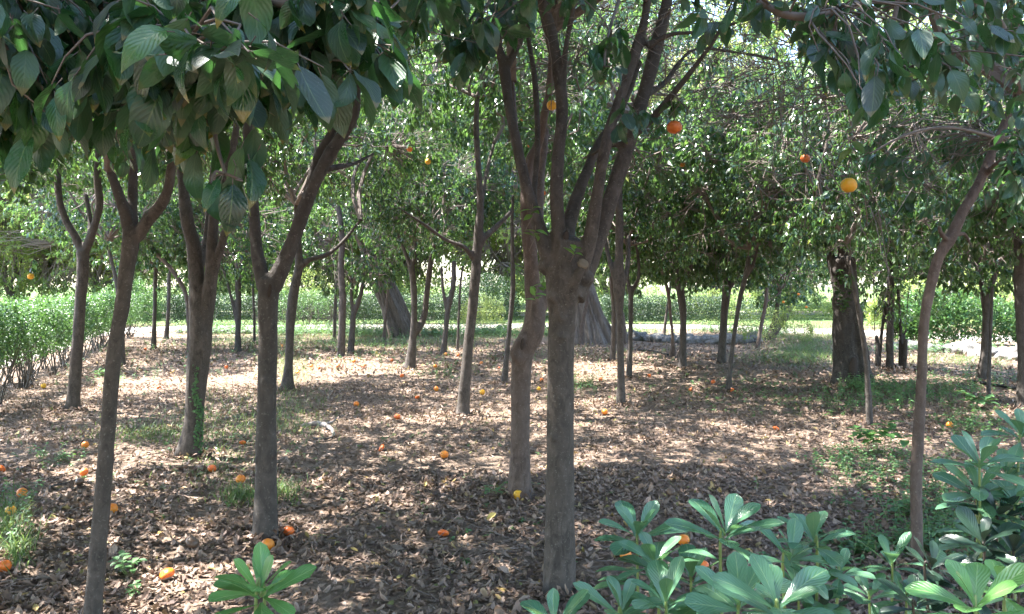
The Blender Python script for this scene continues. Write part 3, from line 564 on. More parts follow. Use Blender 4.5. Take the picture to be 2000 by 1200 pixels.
GR = 'orange trees of the grove'
T = [
 ('orange tree with a wide fork standing beside the leggy hedge on the left', [[(141, 803, 25, 0), (148, 720, 22, 0), (155, 620, 21, 0), (161, 540, 21, 0), (162, 490, 24, 0)], [(162, 495, 18, 0), (146, 460, 15, 0), (126, 425, 14, 0), (114, 380, 13, 0), (112, 320, 11, .1), (100, 240, 9, .1)], [(164, 495, 18, 0), (182, 450, 16, 0), (194, 400, 15, 0), (190, 340, 13, 0), (196, 240, 10, 0)], [(176, 470, 12, 0), (176, 430, 10, .1), (168, 380, 9, .2)]], ('u', 140, 190, 9.8, (2.4, 2.3, 1.5), 2200, dict(thr=-.2)), None),
 ('slender sunlit orange tree with a gently curved trunk, left of the gnarled tree', [[(903, 815, 25, 0), (909, 740, 22, 0), (916, 660, 20, 0), (924, 590, 20, 0), (930, 520, 20, 0), (934, 460, 18, 0), (938, 400, 15, 0), (934, 320, 13, 0), (930, 250, 12, 0), (932, 190, 10, 0)], [(928, 510, 16, 0), (944, 468, 13, 0), (968, 445, 11, .1), (1000, 412, 9, .2)], [(926, 505, 15, 0), (905, 482, 10, -.1), (870, 468, 8, -.1), (830, 440, 7, -.2), (770, 400, 5, -.3)], [(937, 420, 10, 0), (950, 340, 8, .3), (965, 280, 7, .4)]], ('u', 930, 90, 9.3, (1.5, 1.7, 1.3), 800, dict(thr=-.02)), None),
 ('orange tree whose pale sunlit foot splits into a straight stem and a leaning stem', [[(799, 722, 22, 0), (806, 670, 16, 0), (809, 620, 13, 0), (808, 560, 13, 0), (803, 520, 14, 0)], [(812, 650, 14, 0), (828, 620, 12, .1), (834, 570, 12, .1), (840, 520, 11, .1), (852, 460, 9, .1), (858, 420, 8, .1)], [(803, 525, 10, 0), (790, 490, 8, 0), (772, 450, 7, 0)], [(804, 525, 10, 0), (812, 480, 8, 0), (800, 440, 7, 0)]], ('v', 1, .62, .7, .5), None),
 ('dark orange tree with a pale ring, left one of a close pair behind scattered oranges', [[(665, 697, 16, 0), (668, 640, 15, 0), (669, 580, 14, 0), (666, 520, 13, 0), (668, 460, 12, 0), (660, 400, 10, 0)]], ('v', 2, .75, .8), None),
 ('forked orange tree, right one of a close pair behind scattered oranges', [[(684, 688, 14, 0), (688, 650, 12, 0), (690, 615, 12, 0)], [(690, 620, 9, 0), (703, 580, 9, 0), (710, 540, 8, 0), (712, 480, 7, 0)], [(690, 620, 8, 0), (686, 570, 7, 0), (688, 510, 6, 0)]], ('v', 3, .6, .7, .7), None),
 ('orange tree with a bent reddish trunk right of the pale footed tree', [[(865, 692, 13, 0), (870, 650, 11, 0), (875, 605, 11, 0), (885, 560, 11, 0), (886, 510, 10, 0)], [(873, 610, 8, 0), (866, 570, 7, 0), (862, 520, 6, 0)]], ('v', 4, .85, .9), None),
 ('very thin straight orange tree behind the slender sunlit one', [[(893, 686, 7, 0), (896, 620, 6, 0), (899, 560, 6, 0), (904, 520, 6, 0)]], ('v', 0, .7, .8), None),
 ('thin dark wavy orange tree just left of the gnarled tree', [[(984, 752, 13, 0), (990, 690, 11, 0), (997, 620, 10, 0), (1002, 560, 11, 0), (1001, 500, 9, 0), (1000, 440, 8, 0), (1002, 380, 7, 0)]], ('v', 1, .75, .8), M_barkdark),
 ('orange tree with a pale lit foot standing clear just right of the centre tree', [[(1213, 792, 18, 0), (1213, 730, 15, 0), (1211, 660, 14, 0), (1210, 600, 16, 0), (1209, 560, 24, 0), (1209, 500, 17, 0), (1210, 430, 16, 0), (1209, 370, 14, 0), (1220, 300, 11, 0), (1232, 220, 9, 0)], [(1208, 575, 12, 0), (1196, 530, 10, 0), (1184, 480, 9, .1), (1180, 430, 7, .1)], [(1212, 570, 12, 0), (1226, 520, 10, .1), (1228, 460, 8, .2)]], ('u', 1225, 210, 10.2, (2.0, 2.0, 1.4), 1300, dict(thr=-.02)), None),
 ('dark orange tree with a U-shaped fork behind the pale-footed tree', [[(1228, 738, 12, 0), (1231, 680, 10, 0), (1232, 600, 10, 0), (1232, 565, 12, 0)], [(1230, 570, 9, 0), (1224, 530, 8, 0), (1226, 490, 8, 0), (1222, 440, 7, 0)], [(1234, 570, 9, 0), (1246, 545, 8, 0), (1247, 510, 7, 0), (1240, 470, 6, 0)]], ('v', 2, .8, .8, .7), M_barkdark),
 ('thin orange tree in shade close against the back of the pale-footed tree', [[(1196, 706, 12, 0), (1198, 650, 10, 0), (1198, 600, 9, 0), (1192, 540, 8, 0)]], ('v', 3, .8, .85), None),
 ('orange tree with a dark trunk and short upright limbs in the open right of centre', [[(1331, 722, 18, 0), (1334, 670, 14, 0), (1334, 610, 14, 0), (1327, 560, 17, 0)], [(1327, 562, 12, 0), (1320, 520, 11, 0), (1322, 470, 9, 0)], [(1329, 562, 10, 0), (1346, 535, 8, 0), (1352, 500, 7, 0)]], ('v', 4, .9, .85, .5), M_barkdark),
 ('straight orange tree with a broad foot beside the low grey kerb', [[(1409, 710, 18, 0), (1412, 660, 15, 0), (1415, 610, 15, 0), (1420, 560, 18, 0)], [(1420, 565, 12, 0), (1412, 520, 10, 0), (1408, 470, 8, 0)], [(1422, 565, 12, 0), (1444, 530, 10, 0), (1456, 490, 8, 0)]], ('v', 0, .95, .9, .45), M_barkdark),
 ('thin dark orange tree leaning right in front of the straight broad-footed tree', [[(1421, 765, 12, 0), (1427, 710, 9.5, 0), (1436, 640, 9, 0), (1446, 580, 10, 0), (1456, 540, 10, 0), (1462, 500, 9, 0)], [(1452, 550, 8, 0), (1470, 520, 7, 0), (1480, 480, 6, 0)]], ('v', 2, .75, .8, .1), M_barkdark),
 ('small pinkish orange tree before the pale path right of centre', [[(1478, 683, 10, 0), (1486, 640, 8, 0), (1495, 595, 8, 0), (1498, 550, 7, 0)], [(1496, 590, 5, 0), (1512, 582, 4, 0), (1526, 568, 4, 0)]], ('v', 1, .8, .8), M_barkred),
 ('orange tree of two splayed stumps lit by the sun beside the pale path', [[(1503, 664, 17, 0), (1510, 640, 14, 0), (1518, 600, 10, 0), (1524, 555, 8, 0)], [(1505, 660, 17, 0), (1522, 635, 15, 0), (1536, 615, 14, 0)]], ('v', 3, .9, .9, -.2), M_barkold),
 ('thin orange tree leaning left in front of the big dark stump', [[(1699, 830, 13, 0), (1696, 770, 12, 0), (1691, 700, 10, 0), (1682, 640, 10, 0), (1672, 580, 10, 0), (1664, 540, 9, 0), (1656, 500, 7, 0)]], ('v', 2, .62, .75, .15), M_barkdark),
 ('stout orange tree before the round sunny bush on the right', [[(1919, 743, 24, 0), (1925, 690, 19, 0), (1928, 620, 17, 0), (1926, 570, 21, 0)], [(1926, 575, 14, 0), (1912, 530, 12, 0), (1905, 480, 10, 0)], [(1928, 575, 14, 0), (1944, 530, 12, 0), (1952, 480, 10, 0)]], ('v', 4, .95, .8, .4), M_barkdark),
 ('slim pole-like orange tree touching the stout one on its right', [[(1930, 785, 9, 0), (1932, 720, 8, 0), (1935, 640, 7, 0), (1938, 560, 7, 0)]], ('v', 0, .8, .9), M_barkdark),
 ('orange tree whose trunk runs up the very right edge', [[(1996, 800, 22, 0), (1999, 720, 20, 0), (1996, 640, 20, 0), (1992, 560, 22, 0), (1990, 500, 18, 0), (1985, 430, 14, 0)]], ('v', 1, .8, .8, -.1), M_barkdark),
 ('straight young orange tree at the far end of the left hedge', [[(300, 681, 11, 0), (302, 620, 8.5, 0), (303, 560, 8.5, 0), (304, 515, 8, 0)]], ('v', 2, .85, .9, -.1), None),
 ('young orange tree just right of the straight one at the hedge end', [[(324, 662, 10, 0), (328, 620, 8, 0), (330, 570, 8, 0), (330, 525, 8, 0)]], ('v', 3, .9, .9), None),
 ('orange tree with a thin trunk arching far to the left', [[(371, 690, 12, 0), (369, 630, 9, 0), (364, 580, 9, 0), (348, 545, 9, 0), (325, 515, 9, 0), (300, 490, 9, 0), (275, 455, 8, 0)]], ('v', 4, .8, .8, .0), M_barkred),
 ('forked orange tree in front of the far clipped hedge', [[(464, 687, 13, 0), (465, 650, 11, 0), (466, 600, 10, 0), (465, 560, 12, 0), (466, 520, 9, 0)], [(464, 640, 8, 0), (456, 600, 7, 0), (446, 560, 6, 0), (436, 525, 6, 0)]], ('v', 0, .9, .85, -.1), M_barkdark),
 ('pole-thin orange tree right of the forked one before the clipped hedge', [[(497, 670, 6.5, 0), (496, 600, 6, 0), (493, 550, 6, 0), (490, 520, 5, 0)]], ('v', 1, .75, .8, .1), M_barkdark),
 ('orange tree with a swollen sunlit foot just behind the knot hole tree', [[(560, 762, 24, 0), (564, 715, 17, 0), (566, 650, 17, 0), (570, 600, 20, 0), (576, 560, 18, 0), (584, 520, 17, 0), (582, 470, 13, 0), (578, 400, 10, 0)], [(582, 525, 14, 0), (606, 507, 11, 0), (640, 497, 9, .1), (672, 470, 8, .2), (704, 430, 6, .3)]], ('u', 600, 250, 11.8, (2.2, 2.2, 1.4), 2000, dict(thr=-.18)), None),
 ('pencil-thin orange tree standing left of the massive leaning trunk', [[(749, 668, 8, 0), (752, 630, 7, 0), (756, 590, 6, 0), (760, 520, 5, 0), (762, 470, 4, 0)]], ('v', 2, .4, .45, .6), M_barkred),
 ('thin leaning orange tree in front of the fluted old trunk', [[(1134, 674, 10, 0), (1138, 630, 9, 0), (1146, 590, 8, 0), (1152, 530, 7, 0)]], ('v', 3, .8, .9), M_barkred),
 ('orange tree with a cut stump at its foot and a bent pinkish stem', [[(1315, 700, 12, 0), (1314, 660, 7, 0), (1310, 620, 7, 0), (1306, 580, 8, 0), (1298, 545, 8, 0)]], ('v', 0, .8, .85, .1), M_barkred),
 ('small orange tree among bushes beyond the grey kerb', [[(1296, 655, 8, 0), (1302, 610, 6, 0), (1308, 570, 6, 0), (1310, 540, 6, 0)]], ('v', 4, .85, .85), None),
 ('pale slim orange tree left of the close pair', [[(653, 664, 8, 0), (654, 620, 8, 0), (656, 560, 7, 0), (655, 500, 7, 0)]], ('v', 1, .95, .9), M_barkold),
 ('thin orange tree half hidden behind the slim leaning tree', [[(240, 712, 11, 0), (238, 650, 9, 0), (232, 590, 8, 0), (225, 540, 8, 0), (210, 480, 7, 0)]], ('v', 2, .8, .8, .1), None),
]
TR = [orange_tree(lab, st, cr, bk, group=GR) for (lab, st, cr, bk) in T]

t22, b22, _ = orange_tree('slender orange tree with a pinkish crooked trunk leaning right, in front on the right', [
    [(1791, 1100, 24, 0), (1790, 1020, 22, 0), (1790, 920, 22, 0), (1796, 820, 21, 0), (1800, 740, 19, 0), (1802, 680, 19, 0), (1806, 620, 19, 0), (1818, 560, 20, 0), (1832, 505, 21, 0), (1858, 462, 23, 0), (1880, 415, 20, 0), (1905, 372, 19, 0), (1925, 330, 19, 0), (1950, 270, 17, 0), (1990, 180, 14, 0)],
    [(1850, 470, 10, -.02), (1838, 455, 9, -.05), (1834, 442, 7, -.06)],
    [(1862, 460, 12, 0), (1884, 458, 9, .05), (1896, 480, 5, .1)],
    [(1925, 340, 12, 0), (1960, 310, 10, -.2), (2010, 290, 8, -.5)],
], crown=('u', 1950, -330, 4.4, (2.0, 1.9, 1.2), 1200, dict(nv=2, low=-.2, n2=80, thr=-.05)), bark=M_barkred, vox=.008, flare=1.1, lump=.003)
t22['group'] = GR

# ------------------------------------------------------------------ big old trees
def big_crown(name, seed, n, leaf, rad, centre, m=None, **kw):
    return crown_mesh(name, [(0, 0, 0)], centre, rad, n, leaf, per=9, seed=seed, n1=10, n2=90, lm=m or M_leafbg, twig=.3, tw_r=.006, big=1.5, droop=.5, thr=.09, **kw)
BIG = [big_crown('broad_tree_crown', 60 + i, 3300, .20, (4.6, 4.6, 5.0), (0, 0, 4.4), low=.25, shell=.55) for i in range(3)]

def fluted(M, base_c, h, r0, r1, lean, n_f=9, depth=.16, twist=.5, seed=1, pw=2.2):
    rg = np.random.default_rng(seed); rows, s = 46, 96; z = np.linspace(0, 1, rows) ** 1.2; th = np.arange(s) / s * 2 * np.pi
    ph = rg.random(4) * 6.28; Z = z[:, None]; T = th[None]
    fl = np.sin(n_f * T + twist * Z * 3 + ph[0] + np.sin(Z * 6 + 2 * T)) * .6 + np.sin((n_f * 2 + 3) * T - Z * 2 + ph[1] + np.sin(9 * Z)) * .4
    r = (r1 + (r0 - r1) * (1 - Z) ** pw) * (1 + depth * fl * (1 - .5 * Z)) + .04 * np.sin(5 * T + 11 * Z + ph[2])
    V = np.stack([r * np.cos(T) + lean[0] * Z, r * np.sin(T) + lean[1] * Z, Z * h - .08 + 0 * T], -1) + np.array(base_c)
    V = np.concatenate([V, (V[-1:] - V[-1].mean(0)) * .3 + V[-1].mean(0) + np.array([0, 0, .12])])
    M.add(V, grid_faces(1, rows + 1, s, True))
def old_tree(label, px, py, r0, r1, h, lean, crown_i, cs, bark, seed, depth=.16, extra=None, cz=0, **kw):
    d = dist(py); b = pt(px, py, d); b[2] = float(gz(b[0], b[1]))
    root = thing('old_tree', label, 'old tree', b, None)
    M = Mesh(); fluted(M, (0, 0, 0), h, r0, r1, lean, depth=depth, seed=seed, **kw)
    obj('trunk', M.data('old_trunk', [bark]), root)
    if crown_i is not None:
        o = obj('crown', BIG[crown_i], root, (lean[0], lean[1], h - .2 + cz)); o.scale = (cs, cs, cs); o.rotation_euler.z = seed * 1.3
    return root, b, d
old_tree('massive leaning old tree with a thick dark trunk in front of the far clipped hedge', 792, 658, .45, .27, 4.6, (-1.85, .3), 0, .8, M_barkold, 3, depth=.10, pw=4)
r_, b_, d_ = old_tree('old tree with a flaring fluted grey trunk lit by the sun, behind the centre tree', 1168, 670, .64, .22, 4.2, (-1.1, .3), 1, .75, M_barkpale, 5, depth=.20, n_f=11, pw=6)
# the torn side of the fluted trunk
m = Mesh()
for k in range(9):
    x0 = .42 + rng.random() * .26; sweep(m, [(x0, -.25 - rng.random() * .2, -.05, .035), (x0 - .03, -.25, .4 + rng.random() * .3, .03), (x0 - .14, -.15, .8 + rng.random() * .4, .012)], 8)
obj('torn_root', m.data('torn_root', [M_barkred]), r_)

# dark broken trunk on the right
d3 = dist(752); B3 = pt(1666, 752, d3); B3[2] = float(gz(B3[0], B3[1]))
root = thing('broken_tree', 'big dark broken-topped trunk with a hollow foot and leafy shoots on the right', 'old tree', B3)
def P3(px, py, dd=0): return pt(px, py, d3 + dd) - B3
def rr3(w): return w / 2 / F * d3
M = Mesh()
sweep(M, [(*P3(1650, 765), rr3(66)), (*P3(1652, 715), rr3(50)), (*P3(1651, 640), rr3(46)), (*P3(1650, 570), rr3(46)), (*P3(1647, 505), rr3(42))], 28)
sweep(M, [(*P3(1688, 770, -.1), rr3(40)), (*P3(1686, 715, -.1), rr3(28)), (*P3(1676, 640, -.08), rr3(26)), (*P3(1664, 570, -.05), rr3(24)), (*P3(1652, 510), rr3(26))], 20)
sweep(M, [(*P3(1672, 765, .2), rr3(60)), (*P3(1668, 700, .2), rr3(40)), (*P3(1664, 620, .15), rr3(34)), (*P3(1657, 540, .1), rr3(26))], 20)
for (a, b, c) in ((1640, 500, .04), (1652, 492, .05), (1660, 503, .035), (1664, 515, .03)): sweep(M, [(*P3(a, 530), c), (*P3(a - 1, b + 6), c * .8), (*P3(a - 2, b - 4), c * .3)], 8)
sweep(M, [(*P3(1636, 560, .1), .07), (*P3(1622, 500, .1), .06), (*P3(1606, 440, .1), .055), (*P3(1596, 380, .1), .045), (*P3(1580, 250, .1), .03)], 12)
sweep(M, [(*P3(1650, 520, 0), .07), (*P3(1640, 470, 0), .06), (*P3(1622, 420, 0), .055), (*P3(1606, 350, 0), .045), (*P3(1612, 240, 0), .03)], 12)
sweep(M, [(*P3(1606, 440, .1), .03), (*P3(1575, 420, .1), .02), (*P3(1530, 400, .1), .012)], 8)
obj('trunk', remeshed(M, 'broken_trunk', .018, M_barkblack, lump=.035, lumpscale=5, smooth=3), root)
m = Mesh(); disc(m, P3(1668, 718, -.215), (0, -1, .1), .10, .55, 1.6); obj('hollow', m.data('hollow', [M_hole]), root)
obj('crown', crown_mesh('orange_tree_crown', [P3(1580, 250), P3(1612, 240), P3(1530, 400), P3(1600, 370)], P3(1570, 300, -.4), (1.9, 1.6, 1.25), 1500, .10, seed=401, low=.3, thr=-.25), root)
def shoots(parent, base, spots, L, m=M_leaf, n=8, name='shoot', nv=4):
    mm = Mesh()
    for (px, py, d, up) in spots:
        c = pt(px, py, d) - base; k = n
        a = np.arange(k) * 2.4 + rng.random() * 6
        al = nrm(np.stack([np.cos(a), np.sin(a), rng.uniform(-.6, .9, k) + up], -1)); bs = c + np.array([0, 0, 1]) * (np.arange(k)[:, None] - k / 2) * L * .12
        leaves(mm, bs, al, np.tile([0, 0, 1.], (k, 1)) + rng.normal(0, .3, (k, 3)), L * rng.uniform(.6, 1.15, k), L * .42, nv, 2, curl=.25)
        tubes(mm, [c - np.array([.03, -.08, L * 1.2])], [c + np.array([0, 0, L * .5])], .003, .002, 2, 4)
    obj(name, mm.data(name, [m, M_twig]), parent)
for q_ in [(1648, 545, d3 - .35, 0), (1660, 560, d3 - .35, 0), (1640, 575, d3 - .3, 0), (1652, 592, d3 - .35, 0), (1645, 600, d3 - .32, .2), (1632, 560, d3 - .3, 0), (1638, 535, d3 - .3, 0)]: shoots(root, B3, [q_], .11, M_shadeleaf, 12)

# dark multi-stemmed tree right of it
orange_tree('dark clump of several upright stems and a sawn stump, right of the broken trunk', [
    [(1738, 722, 15, 0), (1738, 660, 14, 0), (1740, 580, 14, 0), (1737, 500, 14, 0), (1738, 430, 15, 0), (1742, 340, 12, 0)],
    [(1716, 716, 9, .1), (1722, 650, 7, .1), (1730, 590, 6, .1)],
    [(1766, 722, 9, -.1), (1768, 690, 9, -.1), (1769, 662, 8, -.1)],
    [(1758, 715, 9, 0), (1759, 640, 7, 0), (1754, 560, 7, 0), (1758, 480, 7, 0), (1770, 400, 6, 0)],
    [(1712, 715, 9, 0), (1714, 680, 8, 0), (1712, 655, 8, 0)],
    [(1766, 700, 4, 0), (1772, 600, 3.5, 0), (1782, 500, 3.5, 0), (1796, 420, 3, 0)],
    [(1708, 650, 4, 0), (1707, 560, 3.5, 0), (1708, 460, 3.5, 0)]],
    ('u', 1745, 400, 14.0, (1.5, 1.4, 1.9), 1150, dict(leaf=.10, low=.35)), M_barkblack, group=None)

# trees that close the view beyond the paths, and grove trees added outside the view to shade the ground
def far_tree(x, y, h, k, s, label, thick=.22):
    root = thing('broad_tree', label, 'tree', (x, y, 0), 'tall trees beyond the paths')
    M = Mesh(); lx, ly = rng.normal(0, .4, 2)
    sweep(M, [(0, 0, -.1, thick * 1.5), (0, 0, .3, thick * 1.05), (lx * .4, ly * .4, h * .5, thick * .9), (lx, ly, h, thick * .8)], 14)
    obj('trunk', M.data('broad_trunk', [M_barkold]), root)
    o = obj('crown', BIG[k], root, (lx, ly, h - .25)); o.scale = (s, s, s * rng.uniform(.9, 1.2)); o.rotation_euler.z = rng.random() * 6.28
FL = 'tall broad-leaved tree in the sunlit row closing the view beyond the paths'
for i in range(13):
    x = -30 + i * 5.0 + rng.normal(0, .8); far_tree(x, 38 + rng.normal(0, 1.5) + abs(x) * .08, 1.5 + rng.random() * .8, i % 3, 1.0 + rng.random() * .25, FL)
for i in range(11):
    x = -44 + i * 8.8 + rng.normal(0, 1); far_tree(x, 55 + rng.normal(0, 2), 3.0, (i + 1) % 3, 1.7 + rng.random() * .3, 'very tall pale green tree rising behind the first row beyond the paths', .35)
def grove_tree(x, y, h, k, s, up=0.0):
    z0 = float(gz(x, y)); root = thing('orange_tree', 'orange tree added outside the view, its leafy crown shading the ground in front', 'orange tree', (x, y, z0), GR)
    M = Mesh(); lx, ly = rng.normal(0, .08, 2)
    sweep(M, [(0, 0, -.06, .10), (0, 0, .12, .075), (lx, ly, h * .5, .065), (lx * 1.5, ly, h, .07)], 18)
    for a in (0, 2.1, 4.2): sweep(M, [(lx * 1.5, ly, h - .1, .05), (lx * 1.5 + .12 * math.cos(a), ly + .12 * math.sin(a), h + .25, .035), (lx * 1.5 + .3 * math.cos(a), ly + .3 * math.sin(a), h + .8, .025)], 12)
    obj('trunk', remeshed(M, 'orange_tree_trunk', .012, M_bark, lump=.005), root)
    o = obj('crown', VAR[k], root, (lx * 1.5, ly, h + .2 + up)); o.scale = (s, s, s * .9); o.rotation_euler.z = rng.random() * 6.28
for (x, y, k, s) in ((-2.9, -1.4, 0, 1.0), (1.0, -1.9, 1, 1.0), (3.5, .9, 2, .95), (-5.0, 2.4, 3, 1.0), (5.4, 4.6, 4, 1.0), (-6.3, 6.0, 0, .95), (7.6, 8.2, 1, 1.0), (-.9, -4.6, 3, 1.05), (-5.8, -3.0, 4, 1.05), (9.4, 12.6, 2, 1.0), (4.5, -3.0, 3, 1.0), (-4.7, 4.9, 1, .95), (-2.9, .9, 4, .9), (-7.6, 3.2, 0, 1.0)):
    grove_tree(x, y, 1.75, k, s, .45 if abs(x) < 3 else .15)

# ------------------------------------------------------------------ foliage close to the camera
def poly_pts(poly, n):
    poly = np.array(poly, float); lo = poly.min(0); hi = poly.max(0); out = []
    while len(out) < n:
        q = lo + (hi - lo) * rng.random(2); c = False; j = len(poly) - 1
        for i in range(len(poly)):
            if (poly[i][1] > q[1]) != (poly[j][1] > q[1]) and q[0] < (poly[j][0] - poly[i][0]) * (q[1] - poly[i][1]) / (poly[j][1] - poly[i][1]) + poly[i][0]: c = not c
            j = i
        if c: out.append(q)
    return np.array(out)
def near_foliage(root, base, chain_sets, specs, m=M_leafnear, name='crown'):
    """chain_sets: boughs as [(px,py,d)...]; specs: (polygon, count, dmin, dmax, leaf, per, droop)"""
    M = Mesh(); nodes = []
    for ch, r in chain_sets:
        W = [pt(*q) - base for q in ch]; n = len(W)
        sweep(M, [(*q, r * (1 - .7 * i / n)) for i, q in enumerate(W)], 10); M.m[-1][:] = 1
        for i in range(n - 1):
            for t in (0, .33, .66, 1): nodes.append(W[i] * (1 - t) + W[i + 1] * t)
    nodes = np.array(nodes)
    for (poly, cnt, d0, d1, Lf, per, droop) in specs:
        q = poly_pts(poly, cnt) if len(poly) > 2 or cnt > 1 else np.array(poly, float)
        d = d0 + (d1 - d0) * rng.random(len(q)); S = np.array([pt(a, b, c) for (a, b), c in zip(q, d)]) - base
        nd = nodes[np.argmin(((S[:, None] - nodes[None]) ** 2).sum(-1), 1)]
        tubes(M, nd, S, .0035, .0014, 4, 5, .09, sag=.10)
        N = len(S); dr = nrm(nrm(S - nd) + rng.normal(0, .35, (N, 3)) - np.array([0, 0, .25]))
        k = per; t = (np.arange(k) / k)[None, :, None]
        bs = S[:, None] + dr[:, None] * Lf * 1.7 * (t - .9) + rng.normal(0, .004, (N, k, 3))
        a = rng.random((N, 1)) * 6.28 + np.arange(k)[None] * 2.4
        out = np.stack([np.cos(a), np.sin(a), 0 * a], -1)
        al = nrm(dr[:, None] * .45 + out * .75 + np.array([0, 0, -1.]) * droop * rng.uniform(.3, 1.5, (N, k, 1)))
        nn = nrm(np.array([0, 0, .7]) + out * .8 + rng.normal(0, .35, (N, k, 3)))
        L = Lf * rng.uniform(.5, 1.2, (N, k)); W_ = L * rng.uniform(.38, .52, (N, k))
        bs2 = bs + al * .012
        leaves(M, bs2.reshape(-1, 3), al.reshape(-1, 3), nn.reshape(-1, 3), L.ravel(), W_.ravel(), 10, 4, fold=rng.uniform(.0, .65, N * k), curl=rng.uniform(-.15, .75, N * k), wave=.022)
        tubes(M, (bs).reshape(-1, 3), bs2.reshape(-1, 3) + al.reshape(-1, 3) * .004, .0012, .0010, 1, 3, 0)
    obj(name, M.data(name, [m, M_twig], True), root)
near_foliage(t1, b1, [
    ([(212, 330, 3.3), (215, 200, 2.9), (230, 60, 2.3), (180, 0, 1.8), (60, -20, 1.5), (-60, 0, 1.35)], .018),
    ([(338, 310, 3.2), (360, 180, 2.8), (380, 40, 2.2), (420, -30, 1.7), (520, 0, 1.45), (640, 20, 1.5), (740, 60, 1.6)], .018),
    ([(230, 60, 2.3), (300, 20, 1.7), (330, 60, 1.4), (360, 90, 1.25)], .010),
    ([(520, 0, 1.45), (560, 60, 1.5), (600, 100, 1.5)], .007), ([(420, -30, 1.7), (410, 120, 1.6), (420, 260, 1.5), (440, 340, 1.4)], .006),
], [
    ([(-60, -60), (760, -60), (740, 60), (690, 120), (600, 110), (520, 150), (420, 180), (340, 210), (220, 180), (120, 170), (40, 200), (-60, 220)], 120, 1.25, 1.9, .086, 9, .8),
    ([(-60, -80), (800, -80), (790, 0), (740, 90), (600, 120), (450, 160), (300, 180), (-60, 200)], 150, 1.8, 2.7, .086, 10, .7),
    ([(-40, 170), (160, 150), (340, 190), (330, 230), (180, 220), (60, 260), (-40, 270)], 26, 1.25, 1.9, .10, 7, 1.1),
    ([(400, 350), (500, 330), (520, 370), (420, 380)], 3, 1.3, 1.5, .11, 4, 2.0),
    ([(420, 120), (700, 130), (680, 170), (560, 190), (440, 200)], 14, 1.3, 1.8, .11, 6, 1.2),
    ([(300, 80), (500, 80), (490, 120), (320, 130)], 6, 1.02, 1.15, .09, 5, .1),
    ([(740, 40), (790, 40), (790, 120), (750, 120)], 5, 1.4, 1.7, .115, 6, 1.0),
    ([(790, -60), (960, -60), (950, 0), (800, 10)], 14, 2.0, 2.8, .10, 7, 1.0),
    ([(200, 260), (360, 240), (360, 300), (220, 320)], 10, 2.4, 3.2, .10, 7, 1.0),
    ([(-40, 200), (700, 150), (700, 230), (560, 220), (300, 280), (100, 260), (-40, 330)], 34, 1.5, 2.8, .09, 5, 1.0),
    ([(780, -40), (1000, -60), (960, 120), (860, 100)], 10, 2.2, 3.0, .085, 7, 1.1),
])
near_foliage(t5, b5, [
    ([(1000, -40, 4.0), (960, 0, 3.4), (920, 60, 2.9), (910, 90, 2.7)], .010),
    ([(1262, 0, 3.8), (1230, -40, 3.3), (1190, 60, 2.9), (1180, 130, 2.8)], .009),
    ([(1250, 240, 4.0), (1230, 235, 3.7), (1215, 230, 3.5)], .007)], [
    ([(880, 70), (950, 60), (955, 110), (890, 120)], 6, 2.5, 2.9, .105, 8, 1.0),
    ([(960, -60), (1120, -60), (1110, 10), (980, 20)], 10, 2.4, 3.2, .10, 7, .9),
    ([(1150, 60), (1220, 50), (1220, 140), (1160, 150)], 5, 2.7, 3.0, .10, 6, 1.1),
    ([(1180, 190), (1300, 170), (1300, 240), (1190, 250)], 6, 3.2, 4.0, .10, 6, 1.1),
], name='foliage')
near_foliage(t22, b22, [
    ([(1990, 180, 4.28), (1960, 60, 3.6), (1880, -20, 2.9), (1760, -30, 2.4), (1640, 20, 2.1), (1540, 30, 2.1), (1440, -20, 2.2), (1300, -40, 2.3)], .020),
    ([(1960, 60, 3.6), (2020, 100, 3.0), (2050, 200, 2.6)], .012), ([(1760, -30, 2.4), (1740, 90, 2.4), (1760, 170, 2.4)], .008),
    ([(1950, 270, 4.28), (1860, 250, 3.9), (1780, 260, 3.6), (1700, 300, 3.5)], .009), ([(1960, 310, 4.0), (2000, 320, 3.4), (2030, 360, 3.0)], .008)], [
    ([(1240, -60), (1900, -60), (1880, 30), (1750, 60), (1640, 110), (1540, 80), (1420, 30), (1260, -10)], 46, 1.9, 2.9, .078, 7, .7),
    ([(1560, 60), (1900, 50), (1880, 140), (1720, 190), (1640, 150)], 20, 1.8, 2.5, .090, 7, 1.0),
    ([(1850, -60), (2060, -60), (2060, 260), (1960, 250), (1880, 150)], 30, 2.0, 3.2, .08, 7, .8),
    ([(1640, 160), (1760, 160), (1760, 230), (1650, 230)], 5, 1.8, 2.1, .105, 6, 1.5),
    ([(1950, 230), (2060, 240), (2060, 560), (1970, 420)], 26, 2.8, 3.8, .09, 7, 1.1),
    ([(1880, 250), (2060, 240), (2060, 480), (1940, 420)], 16, 4.6, 5.4, .095, 7, 1.1),
    ([(1660, 270), (1900, 260), (1880, 360), (1700, 370)], 24, 4.4, 5.2, .095, 8, 1.1),
    ([(1740, 400), (1900, 390), (1880, 460), (1760, 450)], 10, 4.7, 5.4, .09, 8, 1.1),
], name='foliage')
shoots(t6, b6, [(1046, 578, 5.5, .3)], .085, M_leaffresh, 6); shoots(t6, b6, [(1062, 560, 5.5, .5)], .085, M_leaffresh, 6)
for q_ in [(1040, 412, 3.8, -.2), (1122, 490, 3.78, .2), (1046, 455, 3.8, 0)]: shoots(t5, b5, [q_], .07, M_leaffresh, 5)
